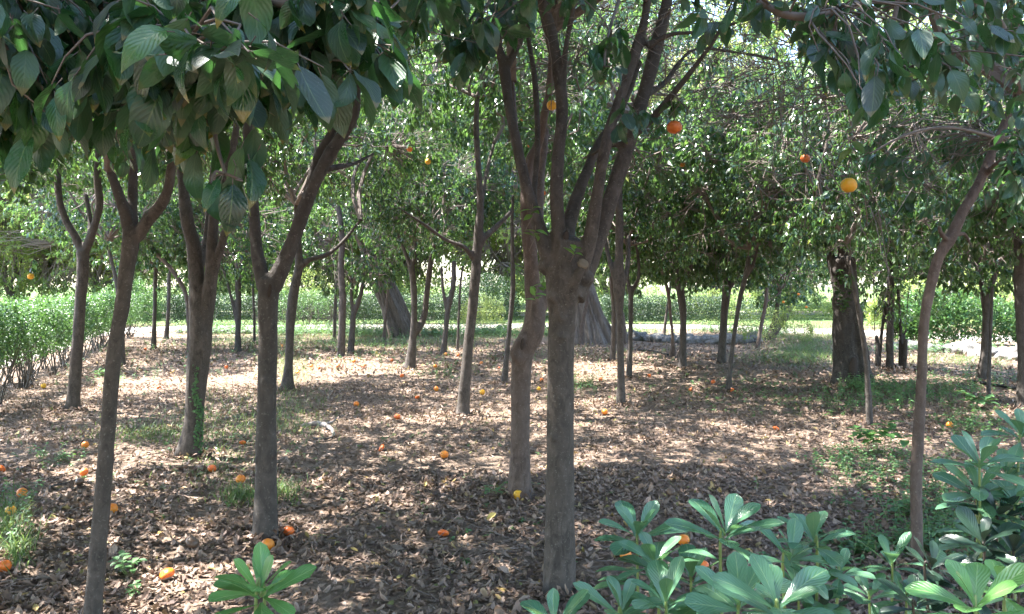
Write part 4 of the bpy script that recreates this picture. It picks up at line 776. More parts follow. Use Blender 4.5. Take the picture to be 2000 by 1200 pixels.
# bare grey twigs tangled under the centre tree's crown
def tangle(root, base, poly, n, d0, d1, L, r=.0022):
    M = Mesh(); q = poly_pts(poly, n); d = d0 + (d1 - d0) * rng.random(n); A = np.array([pt(a, b, c) for (a, b), c in zip(q, d)]) - base
    dr = nrm(rng.normal(0, 1, (n, 3)) * [1, 1, .6]); B = A + dr * L * rng.uniform(.5, 1.3, (n, 1)); tubes(M, A, B, r * 1.3, r * .6, 5, 4, .12, mat=0)
    k = rng.integers(0, n, n * 2); t = rng.random((n * 2, 1)); P = A[k] * (1 - t) + B[k] * t + rng.normal(0, .01, (n * 2, 3))
    tubes(M, P, P + nrm(rng.normal(0, 1, (n * 2, 3)) + dr[k]) * L * .45 * rng.uniform(.4, 1.2, (n * 2, 1)), r * .7, r * .3, 3, 3, .1, mat=0)
    obj('bare_twigs', M.data('bare_twigs', [M_twig]), root)
tangle(t5, b5, [(1220, -20), (1640, -20), (1700, 120), (1560, 260), (1420, 260), (1290, 210)], 190, 3.6, 5.0, .5)
tangle(t5, b5, [(960, 0), (1240, 0), (1240, 120), (1000, 160)], 40, 3.6, 4.6, .4)
tangle(t22, b22, [(1480, 100), (2000, 60), (2000, 300), (1700, 420), (1480, 330)], 130, 3.6, 5.2, .5)

# ------------------------------------------------------------------ hedges and bushes
def hedge(label, line, width, z0, z1, n, leaf, n_st, name='hedge', m=None, sparse=0.25, stem_r=.009, top_lift=.05, round_=False):
    line = np.array(line, float); c = line.mean(0); root = thing(name, label, name.replace('_', ' '), (c[0], c[1], 0))
    M = Mesh(); t = rng.random(n) * (len(line) - 1); P = np.array([catmull(line, x) for x in t]); P2 = np.array([catmull(line, min(x + .02, len(line) - 1)) for x in t]); P1 = np.array([catmull(line, max(x - .02, 0)) for x in t])
    d = nrm(P2 - P1); s = np.stack([d[:, 1], -d[:, 0]], -1)
    u = rng.uniform(-1, 1, n); u = np.sign(u) * np.abs(u) ** .55; v = rng.random(n) ** .75
    lump = .12 * np.sin(t * 19 + 2) + .1 * np.sin(t * 43) + .06 * np.sin(t * 91 + 1)
    zb = z0 + .16 * np.array([mnoise.noise(Vector((a * 2.2, b * 2.2, 5.))) for a, b in P]) * (z0 > .3)
    z = zb + (z1 - zb) * v * (1 + lump * top_lift * 3) + np.where(v > .85, rng.exponential(.035, n), 0)
    if round_: e = np.clip(t / (len(line) - 1), 0, 1); k = np.sin(np.pi * np.clip(e, .04, .96)) ** .45; z = z0 + (z - z0) * k; u = u * np.sqrt(np.clip(1.05 - np.abs(v - .4) ** 2 * 1.6, .1, 1)) * k
    wdt = width / 2 * (1 + lump * .8) * np.where(v < .15, .8, 1)
    Q = np.stack([P[:, 0] + s[:, 0] * u * wdt, P[:, 1] + s[:, 1] * u * wdt, z], -1) - [c[0], c[1], 0]
    kp = np.array([mnoise.noise(Vector(q * 3.2)) for q in Q]) > -sparse; Q = Q[kp]; N = len(Q)
    al = nrm(rng.normal(0, 1, (N, 3)) + [0, 0, .35]); nn = nrm(rng.normal(0, .6, (N, 3)) + [0, 0, 1])
    leaves(M, Q, al, nn, leaf * rng.uniform(.6, 1.3, N), leaf * .45, 2, 2, curl=.2)
    obj('foliage', M.data('hedge_foliage', [m or M_hedge], False), root)
    if n_st and not round_:
        M = Mesh(); t = rng.random(n_st) * (len(line) - 1); P = np.array([catmull(line, x) for x in t])
        nc = max(3, n_st // 5); tc_ = np.linspace(0, len(line) - 1, nc) + rng.normal(0, .02, nc); Pc = np.array([catmull(line, min(max(x, 0), len(line) - 1)) for x in tc_]) + rng.normal(0, width * .13, (nc, 2))
        P = Pc[rng.integers(0, nc, n_st)]
        A = np.column_stack([P + rng.normal(0, .035, P.shape), np.full(n_st, -.03)]) - [c[0], c[1], 0]
        B = A + np.column_stack([rng.normal(0, .22, n_st), rng.normal(0, .22, n_st), rng.uniform(z0 + .1, z1 * .95, n_st)])
        tubes(M, A, B, stem_r * rng.uniform(.6, 1.4, n_st), stem_r * .5, 5, 6, .04, mat=0)
        k = rng.integers(0, n_st, n_st * 3); tt = rng.uniform(.3, .9, (n_st * 3, 1)); P = A[k] * (1 - tt) + B[k] * tt
        tubes(M, P, P + np.column_stack([rng.normal(0, .12, n_st * 3), rng.normal(0, .12, n_st * 3), rng.uniform(.1, .35, n_st * 3)]), stem_r * .45, stem_r * .25, 3, 4, .08, mat=0)
        obj('stems', M.data('hedge_stems', [M_dstem], True), root, kind='stuff')
    return root
hedge('leggy clipped hedge with bare lower stems running along the path on the left', [(-6.3, 8.4), (-7.0, 11.0), (-8.2, 14.5), (-9.6, 18.5), (-10.9, 22.4)], 1.05, .46, 1.17, 90000, .055, 260, sparse=.14)
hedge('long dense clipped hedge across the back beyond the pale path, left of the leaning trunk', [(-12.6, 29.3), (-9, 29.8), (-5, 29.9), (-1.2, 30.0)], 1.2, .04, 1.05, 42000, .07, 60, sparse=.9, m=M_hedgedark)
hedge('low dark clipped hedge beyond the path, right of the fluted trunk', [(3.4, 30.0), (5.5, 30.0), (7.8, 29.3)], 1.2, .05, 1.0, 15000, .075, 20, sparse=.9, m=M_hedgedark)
hedge('large rounded sunny green bush behind the stones on the right', [(9.3, 19.2), (10.6, 19.4), (12.4, 19.0)], 1.7, .10, 1.32, 15000, .10, 70, name='bush', round_=True, sparse=.3)
hedge('small yellowish airy bush between the sunny path and the broken trunk', [(5.6, 19.8), (6.8, 20.6), (7.6, 20.2)], 1.2, .05, .85, 6000, .05, 30, name='bush', round_=True, sparse=.05, m=M_leafbg)
hedge('wispy grey green bush beside the pale path, behind the thin wavy tree', [(-1.6, 24.8), (-.9, 25.2), (-.2, 25.1)], 1.2, .05, 1.15, 6000, .055, 30, name='bush', round_=True, sparse=.1, m=M_leafbg)
hedge('low leafy bush at the foot of the far trees on the right', [(6.5, 34), (10, 33.5), (14, 34)], 2.2, .05, 1.3, 12000, .10, 20, name='bush', round_=True, sparse=.2, m=M_leafbg)
hedge('dark bushy shrub beyond the left hedge near the sunny path', [(-14.6, 27.5), (-13.4, 28.2), (-12.6, 28)], 1.6, .05, 1.7, 9000, .08, 20, name='bush', round_=True, sparse=.2)
hedge('bright rounded bush under the far trees left of the forked tree', [(-18, 38), (-14, 35.5), (-9, 35)], 3.0, .05, 2.2, 16000, .12, 20, name='bush', round_=True, sparse=.2, m=M_leafbg)
hedge('wide low bush under the far trees in the middle of the background', [(-7, 35), (-1, 34.5), (5, 35)], 2.4, .05, 1.8, 18000, .11, 20, name='bush', round_=True, sparse=.25, m=M_leafbg)
hedge('wide bush closing the view at the far right behind the sunny bush', [(12, 27), (16, 26), (21, 25)], 2.4, .05, 2.0, 16000, .10, 20, name='bush', round_=True, sparse=.2, m=M_leafbg)

hedge('leggy see-through bush before the path, seen left of the knot hole tree', [(-8.6, 27.2), (-7.4, 27.6), (-6.2, 27.4)], .9, .35, 1.25, 5000, .06, 60, sparse=.2, name='bush')
hedge('tall loose sunlit shrub behind the far clipped hedge, left', [(-10.5, 33), (-8.4, 33.6), (-6.6, 33.2)], 2.0, .1, 2.1, 9000, .09, 30, name='bush', round_=True, sparse=.0, m=M_leafbg)
hedge('feathery yellow-green shrub beyond the path, right of the fluted trunk', [(2.6, 32.5), (4.4, 33), (6.2, 32.6)], 2.2, .1, 2.6, 9000, .08, 30, name='bush', round_=True, sparse=-.02, m=M_leafbg)
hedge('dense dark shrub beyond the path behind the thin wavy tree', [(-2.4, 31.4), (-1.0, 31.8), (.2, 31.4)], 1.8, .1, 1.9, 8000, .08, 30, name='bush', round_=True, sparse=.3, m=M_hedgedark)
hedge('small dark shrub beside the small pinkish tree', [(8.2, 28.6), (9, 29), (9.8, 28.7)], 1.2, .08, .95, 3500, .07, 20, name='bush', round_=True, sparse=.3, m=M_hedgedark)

# ------------------------------------------------------------------ stones
def stone_mesh(seed):
    bm = bmesh.new(); bmesh.ops.create_icosphere(bm, subdivisions=4, radius=1)
    for v in bm.verts:
        n = mnoise.noise(v.co * 1.1 + Vector((seed * 7, 0, 0))) * .45 + mnoise.noise(v.co * 3 + Vector((0, seed * 5, 0))) * .16 + mnoise.noise(v.co * 8) * .05
        v.co *= 1 + n; v.co.z = max(v.co.z, -.5)
    me = bpy.data.meshes.new('stone'); bm.to_mesh(me); bm.free(); me.materials.append(M_stone)
    me.polygons.foreach_set('use_smooth', np.ones(len(me.polygons), bool)); return me
ST = [stone_mesh(i) for i in range(6)]
def stones(pts, n, s0, s1, label, group):
    for i in range(n):
        t = i / (n - 1) * (len(pts) - 1); px, py = catmull(np.array(pts, float), t); d = dist(py)
        s = rng.uniform(s0, s1); p = pt(px + rng.normal(0, 2), py, d)
        o = obj('stone', ST[rng.integers(6)], None, (p[0], p[1] + rng.normal(0, .08), s * .22), label=label, category='stone', group=group)
        o.scale = (s * rng.uniform(.9, 1.4), s, s * rng.uniform(.6, .9)); o.rotation_euler = (rng.normal(0, .15), rng.normal(0, .15), rng.random() * 6.28)
stones([(1764, 684), (1860, 690), (1930, 698), (2010, 706)], 18, .17, .28, 'grey rough edging stone in the row before the sunny bush on the right', 'edging stones before the sunny bush')
stones([(1232, 664), (1300, 668), (1400, 672), (1480, 668)], 24, .17, .25, 'pale grey rock in the low kerb behind the straight broad-footed tree', 'low rock kerb right of centre')
stones([(905, 655), (930, 652), (985, 650)], 10, .14, .22, 'grey boulder in the short row beside the wispy bush', 'boulders beside the wispy bush')
stones([(360, 650), (480, 652), (600, 650), (740, 652)], 30, .09, .15, 'small pale stone bordering the path before the far clipped hedge', 'stones bordering the far path')

# ------------------------------------------------------------------ plants with whorled glossy leaves in front
def rosette(M, c, up, L, n, lm=0, tilt0=.4, tilt1=1.65):
    up = nrm(np.array(up, float)); a0 = nrm(np.cross(up, [.3, 1, .1])); b0 = np.cross(up, a0)
    k = np.arange(n); ph = k * 2.39996 + rng.random() * 6; tl = tilt0 + (tilt1 - tilt0) * (k / n) + rng.normal(0, .08, n)
    out = a0 * np.cos(ph)[:, None] + b0 * np.sin(ph)[:, None]
    al = nrm(out * np.sin(tl)[:, None] + up * np.cos(tl)[:, None]); nn = nrm(up * np.sin(tl)[:, None] - out * np.cos(tl)[:, None] + up * .25 + rng.normal(0, .12, (n, 3)))
    Ls = L * (.62 + .45 * np.sin(np.clip((k + 1) / n, 0, 1) * 2.2)) * rng.uniform(.85, 1.1, n)
    bs = c + al * .004 - up * (k / n)[:, None] * L * .22
    leaves(M, bs, al, nn, Ls, Ls * rng.uniform(.35, .45, n), 12, 4, fold=.16, curl=rng.uniform(.05, .35, n), prof='ob', mat=lm, wave=.004)
def whorled(label, foot, ros, dark=False, fresh=False, group='whorled evergreen shrubs in the foreground'):
    """foot (x, y); ros: (px, py, d, leaf length, n)"""
    base = np.array([foot[0], foot[1], float(gz(*foot))]); root = thing('evergreen_shrub', label, 'shrub', base, group)
    M = Mesh()
    for (px, py, d, L, n) in ros:
        if not dark and not fresh: L *= rng.uniform(1.05, 1.3)
        S = Mesh()
        c = pt(px, py, d) - base; lean = c[:2] * .35; up = (rng.normal(0, .16) + lean[0] * .2, rng.normal(0, .16) - .12, 1)
        rosette(M, c, up, L, n - 1 if n > 10 else n)
        q0 = np.array([c[0] * .15, c[1] * .15, -.03]); u = nrm(np.array(up))
        sweep(S, [(*q0, .006), (*(q0 * .4 + c * .6 + np.array([0, 0, -.12])), .0042), (*(c - u * L * .5), .0026), (*(c - u * L * .05), .002)], 8); obj('stem', S.data('shrub_stem', [M_dstem if dark else M_stem]), root)
        for kk in range(6):   # older leaves lower on the stem
            ph = rng.random() * 6.28; t = rng.uniform(.5, 2.2); cc = c - u * L * t
            leaves(M, [cc], [(math.cos(ph), math.sin(ph), .15)], [(0, 0, 1)], L * .95, L * .36, 12, 4, fold=.2, curl=.25, prof='ob')
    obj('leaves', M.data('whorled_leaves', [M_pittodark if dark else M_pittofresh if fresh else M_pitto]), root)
whorled('single rosette of glossy bright leaves rising at the bottom edge, left of centre', (-.42, 1.16), [(508, 1160, 1.12, .082, 10), (512, 1150, 1.13, .070, 7)], fresh=True)
whorled('small glossy rosette peeping over the bottom edge below the centre trunk', (.07, 1.2), [(1084, 1228, 1.2, .072, 9)])
whorled('tall glossy shrub whose topmost leaf whorl stands right of the centre trunk', (.42, 1.5), [(1418, 1040, 1.35, .078, 13), (1445, 1180, 1.2, .075, 12), (1350, 1130, 1.45, .07, 11), (1520, 1185, 1.1, .08, 12)])
whorled('glossy shrub with its leaf whorls nearest the centre trunk foot', (.28, 1.6), [(1245, 1045, 1.5, .075, 12), (1215, 1195, 1.3, .06, 10), (1280, 1100, 1.4, .078, 11), (1300, 1180, 1.3, .07, 11)])
whorled('glossy shrub with open leaf whorls, right of the tall one', (.62, 1.65), [(1590, 1055, 1.5, .076, 12), (1545, 1090, 1.45, .075, 11), (1560, 1160, 1.5, .07, 11), (1640, 1120, 1.6, .06, 9)])
whorled('low glossy shrub in the gap before the pinkish crooked trunk', (.82, 1.75), [(1742, 1100, 1.7, .07, 11), (1700, 1165, 1.65, .06, 10), (1765, 1165, 1.7, .065, 10)])
whorled('leafy shrub at the right edge with dull green upper whorls', (1.05, 1.75), [(1915, 905, 1.7, .082, 13), (1910, 960, 1.75, .075, 12), (1995, 850, 1.9, .075, 11), (1965, 930, 1.9, .075, 11), (1985, 985, 1.7, .07, 11)])
whorled('bright green shoot at the bottom right corner', (.66, 1.1), [(1905, 1185, 1.1, .085, 10), (1960, 1150, 1.3, .07, 9)], fresh=True)
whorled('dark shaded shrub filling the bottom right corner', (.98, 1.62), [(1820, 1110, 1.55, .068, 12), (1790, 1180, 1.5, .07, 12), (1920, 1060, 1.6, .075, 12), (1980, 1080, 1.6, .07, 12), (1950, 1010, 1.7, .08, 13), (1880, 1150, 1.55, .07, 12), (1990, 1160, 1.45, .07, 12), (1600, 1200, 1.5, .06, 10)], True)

# ------------------------------------------------------------------ weeds, grass
def grass(name, label, areas):
    M = Mesh()
    for (px, py, wpx, hpx, n, hh) in areas:
        q = np.column_stack([px + rng.normal(0, wpx / 2, n), py + rng.normal(0, hpx / 2, n)]); q[:, 1] = np.clip(q[:, 1], 640, 1190)
        d = F * H / (q[:, 1] - HOR); x = (q[:, 0] - 1000) / F * d; B = np.column_stack([x, d, gz(x, d)])
        a = rng.random(n) * 6.28; al = np.stack([np.cos(a) * .45, np.sin(a) * .45, rng.uniform(.7, 1.3, n)], -1); nn = np.stack([-np.cos(a), -np.sin(a), np.full(n, .5)], -1)
        leaves(M, B, al, nn, hh * rng.uniform(.4, 1.3, n), .006, 3, 1, fold=0, curl=rng.uniform(.1, .7, n), prof='blade')
    obj(name, M.data(name, [M_grass], False), kind='stuff', label=label, category='grass')
grass('grass', 'thin green grass growing in tufts through the dry leaves', [(290, 850, 110, 16, 1100, .07), (350, 840, 220, 36, 600, .10), (450, 810, 110, 70, 500, .17), (575, 805, 80, 60, 500, .16), (548, 965, 40, 20, 260, .11), (470, 975, 44, 16, 420, .09),
    (20, 1040, 40, 60, 260, .17), (36, 1090, 30, 40, 200, .15), (560, 720, 60, 50, 500, .25), (600, 665, 200, 18, 2400, .16), (720, 668, 120, 14, 1400, .18), (470, 665, 120, 12, 1200, .15), (890, 668, 100, 12, 1200, .18), (1570, 690, 90, 26, 4200, .17), (1600, 660, 90, 14, 2500, .2),
    (1540, 700, 120, 14, 1500, .10), (1850, 705, 120, 14, 1400, .12), (1130, 690, 120, 20, 500, .12), (820, 700, 300, 30, 500, .10), (430, 920, 100, 60, 500, .07)])
def weeds(name, label, areas, m=M_weed):
    M = Mesh()
    for (px, py, wpx, hpx, n, hh, L) in areas:
        q = np.column_stack([px + rng.normal(0, wpx / 2, n), py + rng.normal(0, hpx / 2, n)]); q[:, 1] = np.clip(q[:, 1], 645, 1190)
        d = F * H / (q[:, 1] - HOR); x = (q[:, 0] - 1000) / F * d; B = np.column_stack([x, d, gz(x, d)])
        T_ = B + np.column_stack([rng.normal(0, .03, n), rng.normal(0, .03, n), hh * rng.uniform(.3, 1.1, n)]); tubes(M, B, T_, .0016, .001, 2, 3, .06)
        k = 7; t = np.linspace(.25, 1, k)[None, :, None]; P = B[:, None] * (1 - t) + T_[:, None] * t
        a = rng.random((n, 1)) * 6.28 + np.arange(k) * 1.9; al = np.stack([np.cos(a), np.sin(a), rng.uniform(-.2, .6, (n, k))], -1)
        nn = np.array([0, 0, 1.]) + rng.normal(0, .25, (n, k, 3))
        leaves(M, P.reshape(-1, 3), al.reshape(-1, 3), nn.reshape(-1, 3), L * rng.uniform(.5, 1.2, n * k), L * .55, 3, 2, curl=.25, prof='round')
    obj(name, M.data(name, [m, M_stem], False), kind='stuff', label=label, category='weeds')
weeds('weeds', 'low soft leafy weeds spreading among the dry leaves', [
    (1700, 930, 110, 60, 130, .13, .035), (1640, 900, 60, 30, 50, .10, .035), (1840, 980, 120, 80, 160, .16, .035), (1870, 1060, 150, 50, 190, .15, .04), (1700, 1070, 140, 40, 90, .07, .045), (1560, 1080, 120, 30, 14, .05, .035),
    (1740, 780, 130, 26, 170, .22, .045), (1850, 765, 130, 26, 130, .15, .05), (1690, 762, 50, 14, 90, .22, .05), (1900, 830, 100, 40, 140, .13, .04), (1600, 780, 260, 30, 170, .08, .04), (1480, 750, 200, 30, 130, .07, .035),
    (1130, 755, 50, 16, 90, .16, .04), (870, 735, 60, 14, 60, .13, .04), (1300, 770, 300, 60, 130, .05, .03), (900, 700, 500, 26, 260, .10, .04), (500, 680, 400, 22, 330, .14, .05), (700, 672, 200, 12, 200, .22, .05),
    (300, 730, 160, 20, 60, .15, .04), (200, 740, 100, 30, 60, .08, .035), (110, 900, 80, 20, 26, .09, .035), (230, 930, 300, 80, 26, .04, .03), (700, 850, 400, 60, 50, .04, .03), (900, 1000, 600, 100, 22, .035, .03), (430, 860, 160, 50, 60, .06, .03),
    (40, 1000, 50, 60, 24, .14, .035), (1380, 660, 200, 8, 150, .1, .04), (1600, 645, 160, 6, 300, .35, .05), (440, 650, 120, 5, 500, .34, .07), (560, 654, 60, 5, 300, .34, .07), (700, 655, 110, 6, 700, .40, .07), (850, 655, 60, 5, 300, .36, .07), (960, 655, 110, 5, 500, .36, .07), (1080, 655, 60, 5, 300, .36, .07), (1400, 650, 60, 4, 200, .34, .07), (1500, 655, 50, 4, 200, .34, .07), (1240, 652, 80, 5, 200, .30, .06), (1850, 690, 160, 6, 220, .26, .06), (1940, 730, 120, 20, 120, .12, .05), (1000, 660, 160, 8, 200, .2, .05)])
def seedling(label, px, py, n, L, hh, spread=.06, m=M_weed):
    d = dist(py); b = pt(px, py, d); b[2] = float(gz(b[0], b[1])); root = thing('seedling', label, 'plant', b)
    M = Mesh()
    for k in range(n):
        S = Mesh(); a = k * 2.4; tip = np.array([math.cos(a) * spread * rng.uniform(.3, 1), math.sin(a) * spread * rng.uniform(.3, 1), hh * rng.uniform(.5, 1)])
        tubes(S, [(0, 0, -.01)], [tip], .0025, .0015, 3, 5, .08, mat=0); obj('stem', S.data('seedling_stem', [M_stem]), root)
        c = 4; aa = rng.random() * 6 + np.arange(c) * 1.6
        leaves(M, np.tile(tip, (c, 1)) - [[0, 0, i * .012] for i in range(c)], np.stack([np.cos(aa), np.sin(aa), rng.uniform(-.1, .5, c)], -1), np.tile([0, 0, 1.], (c, 1)), L * rng.uniform(.7, 1.2, c), L * .55, 8, 4, curl=.2)
    obj('leaves', M.data('seedling_leaves', [m]), root)
seedling('young leafy seedling on the leaf litter beside the mouldy orange', 250, 1130, 5, .06, .12, .07)
seedling('tiny seedling just left of the single glossy rosette', 262, 1165, 3, .045, .06, .04)
seedling('nettle-like seedling at the foot of the gnarled tree beside a yellow orange', 965, 968, 6, .05, .10, .11)
seedling('small green seedling right of the gnarled tree foot', 1046, 952, 2, .045, .05, .03)
seedling('two-leaved seedling alone on the bare litter left of the centre trunk', 908, 1100, 2, .045, .04, .03)
seedling('broad-leaved plant with large drooping leaves before the thin leaning tree', 1712, 890, 12, .13, .30, .24, M_hedge)
seedling('broad-leaved plant near the slim pole-like tree at the right', 1905, 800, 6, .15, .22, .14)
seedling('pale leafy seedling in the grass beneath the leggy hedge', 200, 735, 6, .11, .13, .14)
seedling('seedling in the litter left of the slim leaning tree', 120, 905, 4, .05, .08, .07)
seedling('dark shiny seedling beside the pinkish crooked trunk', 1770, 1010, 6, .07, .10, .08)

# leaves banked round the trunk feet, sticks, and a few leaves blown onto the path
def drifts():
    M = Mesh(); X = []; Y = []
    for o in [o for o in bpy.data.objects if o.get('category') in ('orange tree', 'old tree') and .5 < o.location.y < 14]:
        n = 170; a = rng.random(n) * 6.28; r = .05 + np.abs(rng.normal(0, .13, n)) + (.03 if o.location.y < 6 else 0) + (.3 if o['category'] == 'old tree' else 0); X.append(o.location.x + np.cos(a) * r); Y.append(o.location.y + np.sin(a) * r)
    n = 2600; X.append(rng.uniform(-14, 16, n)); Y.append(rng.uniform(21, 30, n))
    X = np.concatenate(X); Y = np.concatenate(Y); n = len(X); a = rng.random(n) * 6.28; tl = rng.normal(.2, .35, n)
    al = np.stack([np.cos(a) * np.cos(tl), np.sin(a) * np.cos(tl), np.sin(tl)], -1)
    L = np.where(Y > 18, .09, .055) * rng.uniform(.5, 1.3, n)
    leaves(M, np.stack([X, Y, gz(X, Y) + rng.uniform(.012, .035, n)], -1), al, nrm(np.stack([rng.normal(0, .4, n), rng.normal(0, .4, n), np.ones(n)], -1)), L, L * .5, 3, 2, fold=rng.normal(.3, .4, n), curl=rng.normal(0, .5, n), prof='dry', wave=.03)
    obj('leaf_drift', M.data('leaf_drift', [M_litter], False), kind='stuff', label='dry leaves banked round the feet of the trunks', category='leaf litter')
    M = Mesh(); n = 420; x, y = in_view(n, 3, 13); a = rng.random(n) * 6.28; L = rng.uniform(.05, .32, n); z = gz(x, y) + .022
    A = np.stack([x, y, z], -1); B = A + np.stack([np.cos(a) * L, np.sin(a) * L, rng.uniform(-.005, .03, n)], -1)
    tubes(M, A, B, rng.uniform(.0015, .004, n), .001, 4, 5, .06, mat=0)
    obj('fallen_twigs', M.data('fallen_twigs', [M_twig]), kind='stuff', label='thin dry twigs scattered among the fallen leaves', category='twigs')
drifts()

# ------------------------------------------------------------------ fallen branch, hose
d = dist(838); b = pt(625, 838, d); b[2] = float(gz(b[0], b[1])); M = Mesh()
def q(px, py, h): v = pt(px, py, dist(py)) - b; v[2] = h; return v
sweep(M, [(*q(590, 833, .03), .018), (*q(612, 832, .045), .028), (*q(632, 834, .05), .026), (*q(648, 842, .04), .020), (*q(652, 852, .025), .012)], 12)
sweep(M, [(*q(632, 834, .05), .016), (*q(650, 832, .07), .012), (*q(658, 826, .08), .007)], 8)
o = obj('fallen_branch', remeshed(M, 'fallen_branch', .007, M_dead, lump=.006, lumpscale=20, smooth=2), None, tuple(float(x) for x in b), label='pale weathered piece of fallen branch lying in the litter right of the knot hole tree', category='branch')
def line_on_ground(pl, r, name, label, cat, m, h=.02):
    M = Mesh(); P = [pt(x, y, dist(y)) for x, y in pl]; sweep(M, [(p[0], p[1], float(gz(p[0], p[1])) + h, r) for p in P], 10)
    obj(name, M.data(name, [m]), None, label=label, category=cat)
line_on_ground([(1900, 752), (1950, 760), (2000, 766), (2060, 764)], .022, 'hose', 'black irrigation hose on the ground at the right edge', 'hose', M_hose, .04)
line_on_ground([(1240, 686), (1275, 690), (1305, 698)], .02, 'hose', 'thin dark irrigation hose on the ground behind the pale-footed tree', 'hose', M_hose, .04)
line_on_ground([(612, 858), (635, 860), (655, 852)], .012, 'twig', 'thin dark twig lying beside the pale fallen branch', 'twig', M_barkdark, .02)
line_on_ground([(100, 958), (130, 950), (160, 942)], .008, 'twig', 'brown twig lying in the litter at the left near an orange', 'twig', M_barkdark, .03)
# stump
d = dist(702); b = pt(1318, 702, d)
M = Mesh(); sweep(M, [(0, 0, -.05, .11), (0, 0, .08, .095), (.02, 0, .17, .09)], 16)
obj('tree_stump', remeshed(M, 'stump', .012, M_barkold, lump=.01), None, (b[0] + .12, b[1] - .1, float(gz(b[0], b[1]))), label='low sawn-off stump at the foot of the bent pinkish stem', category='stump')

# ------------------------------------------------------------------ oranges
def orange_mesh(m, squash=1.0, dent=0.0, seed=0):
    bm = bmesh.new(); bmesh.ops.create_uvsphere(bm, u_segments=28, v_segments=18, radius=.038)
    for v in bm.verts:
        r = math.hypot(v.co.x, v.co.y) / .038; k = math.exp(-(r / .22) ** 2); v.co.z *= (1 - .14 * k)
        n = mnoise.noise(v.co * 30 + Vector((seed, 0, 0))); v.co *= 1 + .035 * n
        v.co.z *= .93 * squash
        if dent: dd = (v.co - Vector((.02, -.03, .02))).length; v.co *= 1 - dent * math.exp(-(dd / .018) ** 2)
    me = bpy.data.meshes.new('orange'); bm.to_mesh(me); bm.free(); me.materials.append(m)
    me.polygons.foreach_set('use_smooth', np.ones(len(me.polygons), bool)); return me
OM = {'o': orange_mesh(M_or, 1, 0, 1), 'd': orange_mesh(M_or2, .95, 0, 2), 'y': orange_mesh(M_or3, 1.08, 0, 3), 'm': orange_mesh(M_or4, .78, .3, 4), 's': orange_mesh(M_or2, .55, .5, 5), 'b': orange_mesh(M_orb, .85, .2, 6)}
def calyx():
    bm = bmesh.new(); n = 10; vs = [bm.verts.new((math.cos(i / n * 6.283) * (.0062 if i % 2 else .0036), math.sin(i / n * 6.283) * (.0062 if i % 2 else .0036), 0)) for i in range(n)]
    c = bm.verts.new((0, 0, .002))
    for i in range(n): bm.faces.new((vs[i], vs[(i + 1) % n], c))
    me = bpy.data.meshes.new('calyx'); bm.to_mesh(me); bm.free(); me.materials.append(M_stem); return me
CAL = calyx()
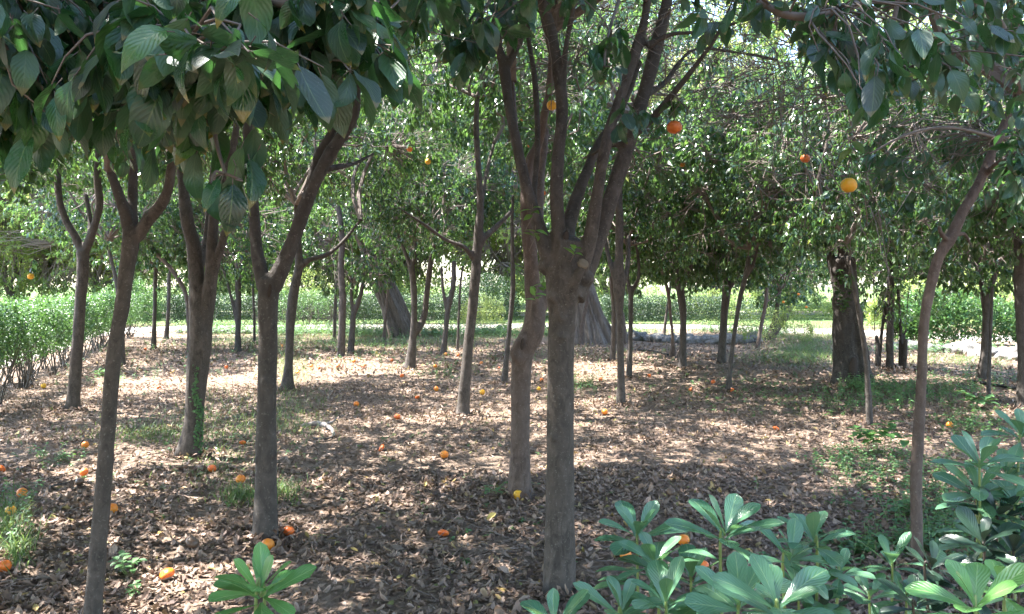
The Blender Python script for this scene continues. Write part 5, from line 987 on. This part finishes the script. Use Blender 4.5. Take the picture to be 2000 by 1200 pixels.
ORS = [
 (166, 878, 'o', 'orange on the litter near the foot of the wide forked tree, farthest left', 0), (164, 928, 'd', 'deep orange one lying below another, left of the slim leaning tree', 0),
 (219, 1006, 'o', 'bright orange half hidden behind the slim leaning trunk', 0), (43, 970, 'o', 'yellowish orange at the left edge among grass blades', 0), (20, 1011, 'y', 'partly green yellow orange lowest but one at the left edge', 0),
 (8, 1124, 'd', 'orange cut by the left picture edge below the grass tuft', 0), (326, 1133, 'm', 'squashed orange with a grey mouldy underside, near the bottom', 0), (523, 1071, 'o', 'bright round orange in front of the knot hole tree', 0),
 (564, 1041, 'd', 'round deep orange fruit touching the foot of the knot hole tree', 0), (414, 922, 'd', 'small orange between the ivy-clad tree and the knot hole tree', 0), (470, 945, 'o', 'yellow orange fruit above a grass tuft left of the knot hole tree', 0),
 (474, 862, 's', 'half rotten orange behind the knot hole tree', 0), (4, 921, 's', 'red orange piece at the very left edge', 0), (868, 890, 'o', 'single bright orange left of the gnarled tree, out in the open', 0),
 (866, 1043, 's', 'small flattened orange alone on the litter left of the centre trunk', 0), (1012, 969, 'y', 'yellow fruit at the foot of the gnarled tree', 0), (745, 877, 's', 'broken orange piece near the open patch left of centre', 0),
 (776, 817, 'd', 'deep orange one left of the slender sunlit tree foot', 0), (696, 790, 'o', 'orange in the sunlit patch right of the knot hole tree', 0), (852, 762, 'o', 'orange on the litter left of the slender sunlit trunk', 0),
 (785, 738, 'd', 'orange just in front of the pale sunlit tree foot', 0), (1058, 742, 'd', 'orange seen between the gnarled tree and the centre trunk', 0), (1173, 741, 'd', 'orange left of the pale-footed tree', 0),
 (1181, 808, 'o', 'orange in the sun patch right of the centre trunk', 0), (942, 770, 'y', 'yellow fruit right of the slender sunlit trunk', 0), (1393, 747, 'd', 'orange left of the thin dark right-leaning tree', 0),
 (1430, 763, 'd', 'orange touching the foot of the thin dark right-leaning tree', 0), (1855, 831, 'o', 'orange right of the pinkish crooked trunk', 0), (1335, 1060, 'o', 'orange seen between the glossy shrubs, upper one', 0),
 (1373, 1108, 'd', 'orange half covered by glossy leaves, lower one', 0), (1222, 1090, 'o', 'orange under the glossy whorls nearest the centre trunk', 0), (1948, 979, 'd', 'orange behind the dull green shrub at the right edge', 0),
 (1905, 980, 'd', 'orange piece left of another behind the right edge shrub', 0), (1516, 838, 's', 'flat orange peel in the bright sun patch on the right', 0), (310, 756, 's', 'reddish orange on the litter right of the slim leaning trunk', 0),
 (284, 681, 'd', 'orange at the foot of the straight young tree by the hedge end', 0), (1310, 966, 'b', 'brown rotten fruit by the sun patch above the glossy shrubs', 0), (155, 946, 'b', 'brown rotten fruit below the deep orange one on the left', 0), (376, 1072, 'b', 'dark brown shrivelled fruit left of the knot hole tree', 0),
 (85, 755, 'y', 'yellow green fruit under the leggy hedge', 0), (1348, 758, 's', 'flattened orange left of the thin dark right-leaning tree', 0), (815, 777, 's', 'faded orange piece between two oranges left of the slender trunk', 0), (1052, 763, 'y', 'brownish yellow fruit between gnarled tree and centre trunk', 0),
 (1010, 745, 'm', 'pale orange fruit hidden by leaves right of the thin wavy tree', 0), (1340, 663, 'o', 'orange far back beyond the rock kerb', 0)]
FAR = [(442, 716), (475, 716), (425, 718), (608, 718), (624, 720), (629, 725), (582, 730), (612, 711), (642, 706), (660, 717), (676, 713), (681, 718), (691, 708), (695, 727), (710, 716), (765, 703), (815, 691), (813, 701), (850, 716), (895, 691), (885, 688), (975, 716), (982, 712), (980, 719), (940, 708), (620, 700), (653, 691), (699, 704), (720, 720), (330, 697), (550, 675), (790, 727), (1135, 682), (1268, 733), (1195, 740), (1000, 735), (870, 690), (405, 712), (470, 730), (735, 688)]
GO = 'oranges fallen on the ground'
def put(px, py, k, lab, grp):
    d = dist(py + 4); p = pt(px, py + 4, d); z = float(gz(p[0], p[1])); me = OM[k]; h = {'s': .026, 'm': .03}.get(k, .036)
    o = obj('orange', me, None, (float(p[0]), float(p[1]), z + h + .002), label=lab, category='orange', group=grp)
    if k == 'm': o.rotation_euler = (.25, 0, rng.random() * 6)
    else: o.rotation_euler = (rng.normal(0, .6), rng.normal(0, .6), rng.random() * 6)
    s = rng.uniform(.82, 1.0); o.scale = (s, s, s)
    if d < 8 and k in 'ody':
        c = obj('calyx', CAL, o, (0, 0, .0315 if k != 'y' else .0345))
for (px, py, k, lab, _) in ORS: put(px, py, k, lab, GO)
for i, (px, py) in enumerate(FAR[::3] + FAR[4:20:5]): put(px, py, 'od'[i % 2] if i % 7 else 's', 'small bright orange in the distant scatter of fallen fruit under the back trees', GO)
def fruit(root, base, px, py, d, k='o', s=1.0):
    s = s * .9; p = pt(px, py, d) - base; o = obj('fruit', OM[k], root, tuple(float(x) for x in p)); o.scale = (s, s, s)
    M = Mesh(); tubes(M, [(0, 0, .033)], [(.02, .02, .22)], .0018, .0028, 3, 6, .08, mat=0); k = 9; t = rng.uniform(.045, .22, k); a = rng.random(k) * 6.28
    leaves(M, np.column_stack([t * .1, t * .1, t]), np.column_stack([np.cos(a), np.sin(a), rng.uniform(-1.3, -.2, k)]), np.tile([0, 0, 1.], (k, 1)) + rng.normal(0, .3, (k, 3)), .095 * rng.uniform(.7, 1.15, k), .044, 4, 2, curl=.3, mat=1)
    obj('stalk', M.data('stalk', [M_twig, M_leaf]), o)
fruit(t5, b5, 1317, 249, 3.9, 'd', 1.1); fruit(t5, b5, 1078, 206, 5.2, 'y')
for a in ((1712, 215, 2.9, 'y', 1.1), (1658, 362, 3.9, 'y', 1.1), (1573, 310, 5.6, 'd')): fruit(t22, b22, *a)
for k, lst in ((1, ((800, 292, 9.3, 'd'), (836, 316, 9.4, 'y'))), (7, ((1010, 212, 10.5, 'o'), (1020, 233, 11, 'o'), (1034, 286, 10.8, 'd'), (1062, 378, 12, 'd'))),
               (8, ((1333, 322, 10.4, 'o'),)), (15, ((1530, 590, 20, 'o'), (1560, 575, 20, 'o'), (1575, 600, 20, 'o'))), (0, ((60, 540, 8.6, 'y'),))):
    for a in lst: fruit(TR[k][0], TR[k][1], *a)
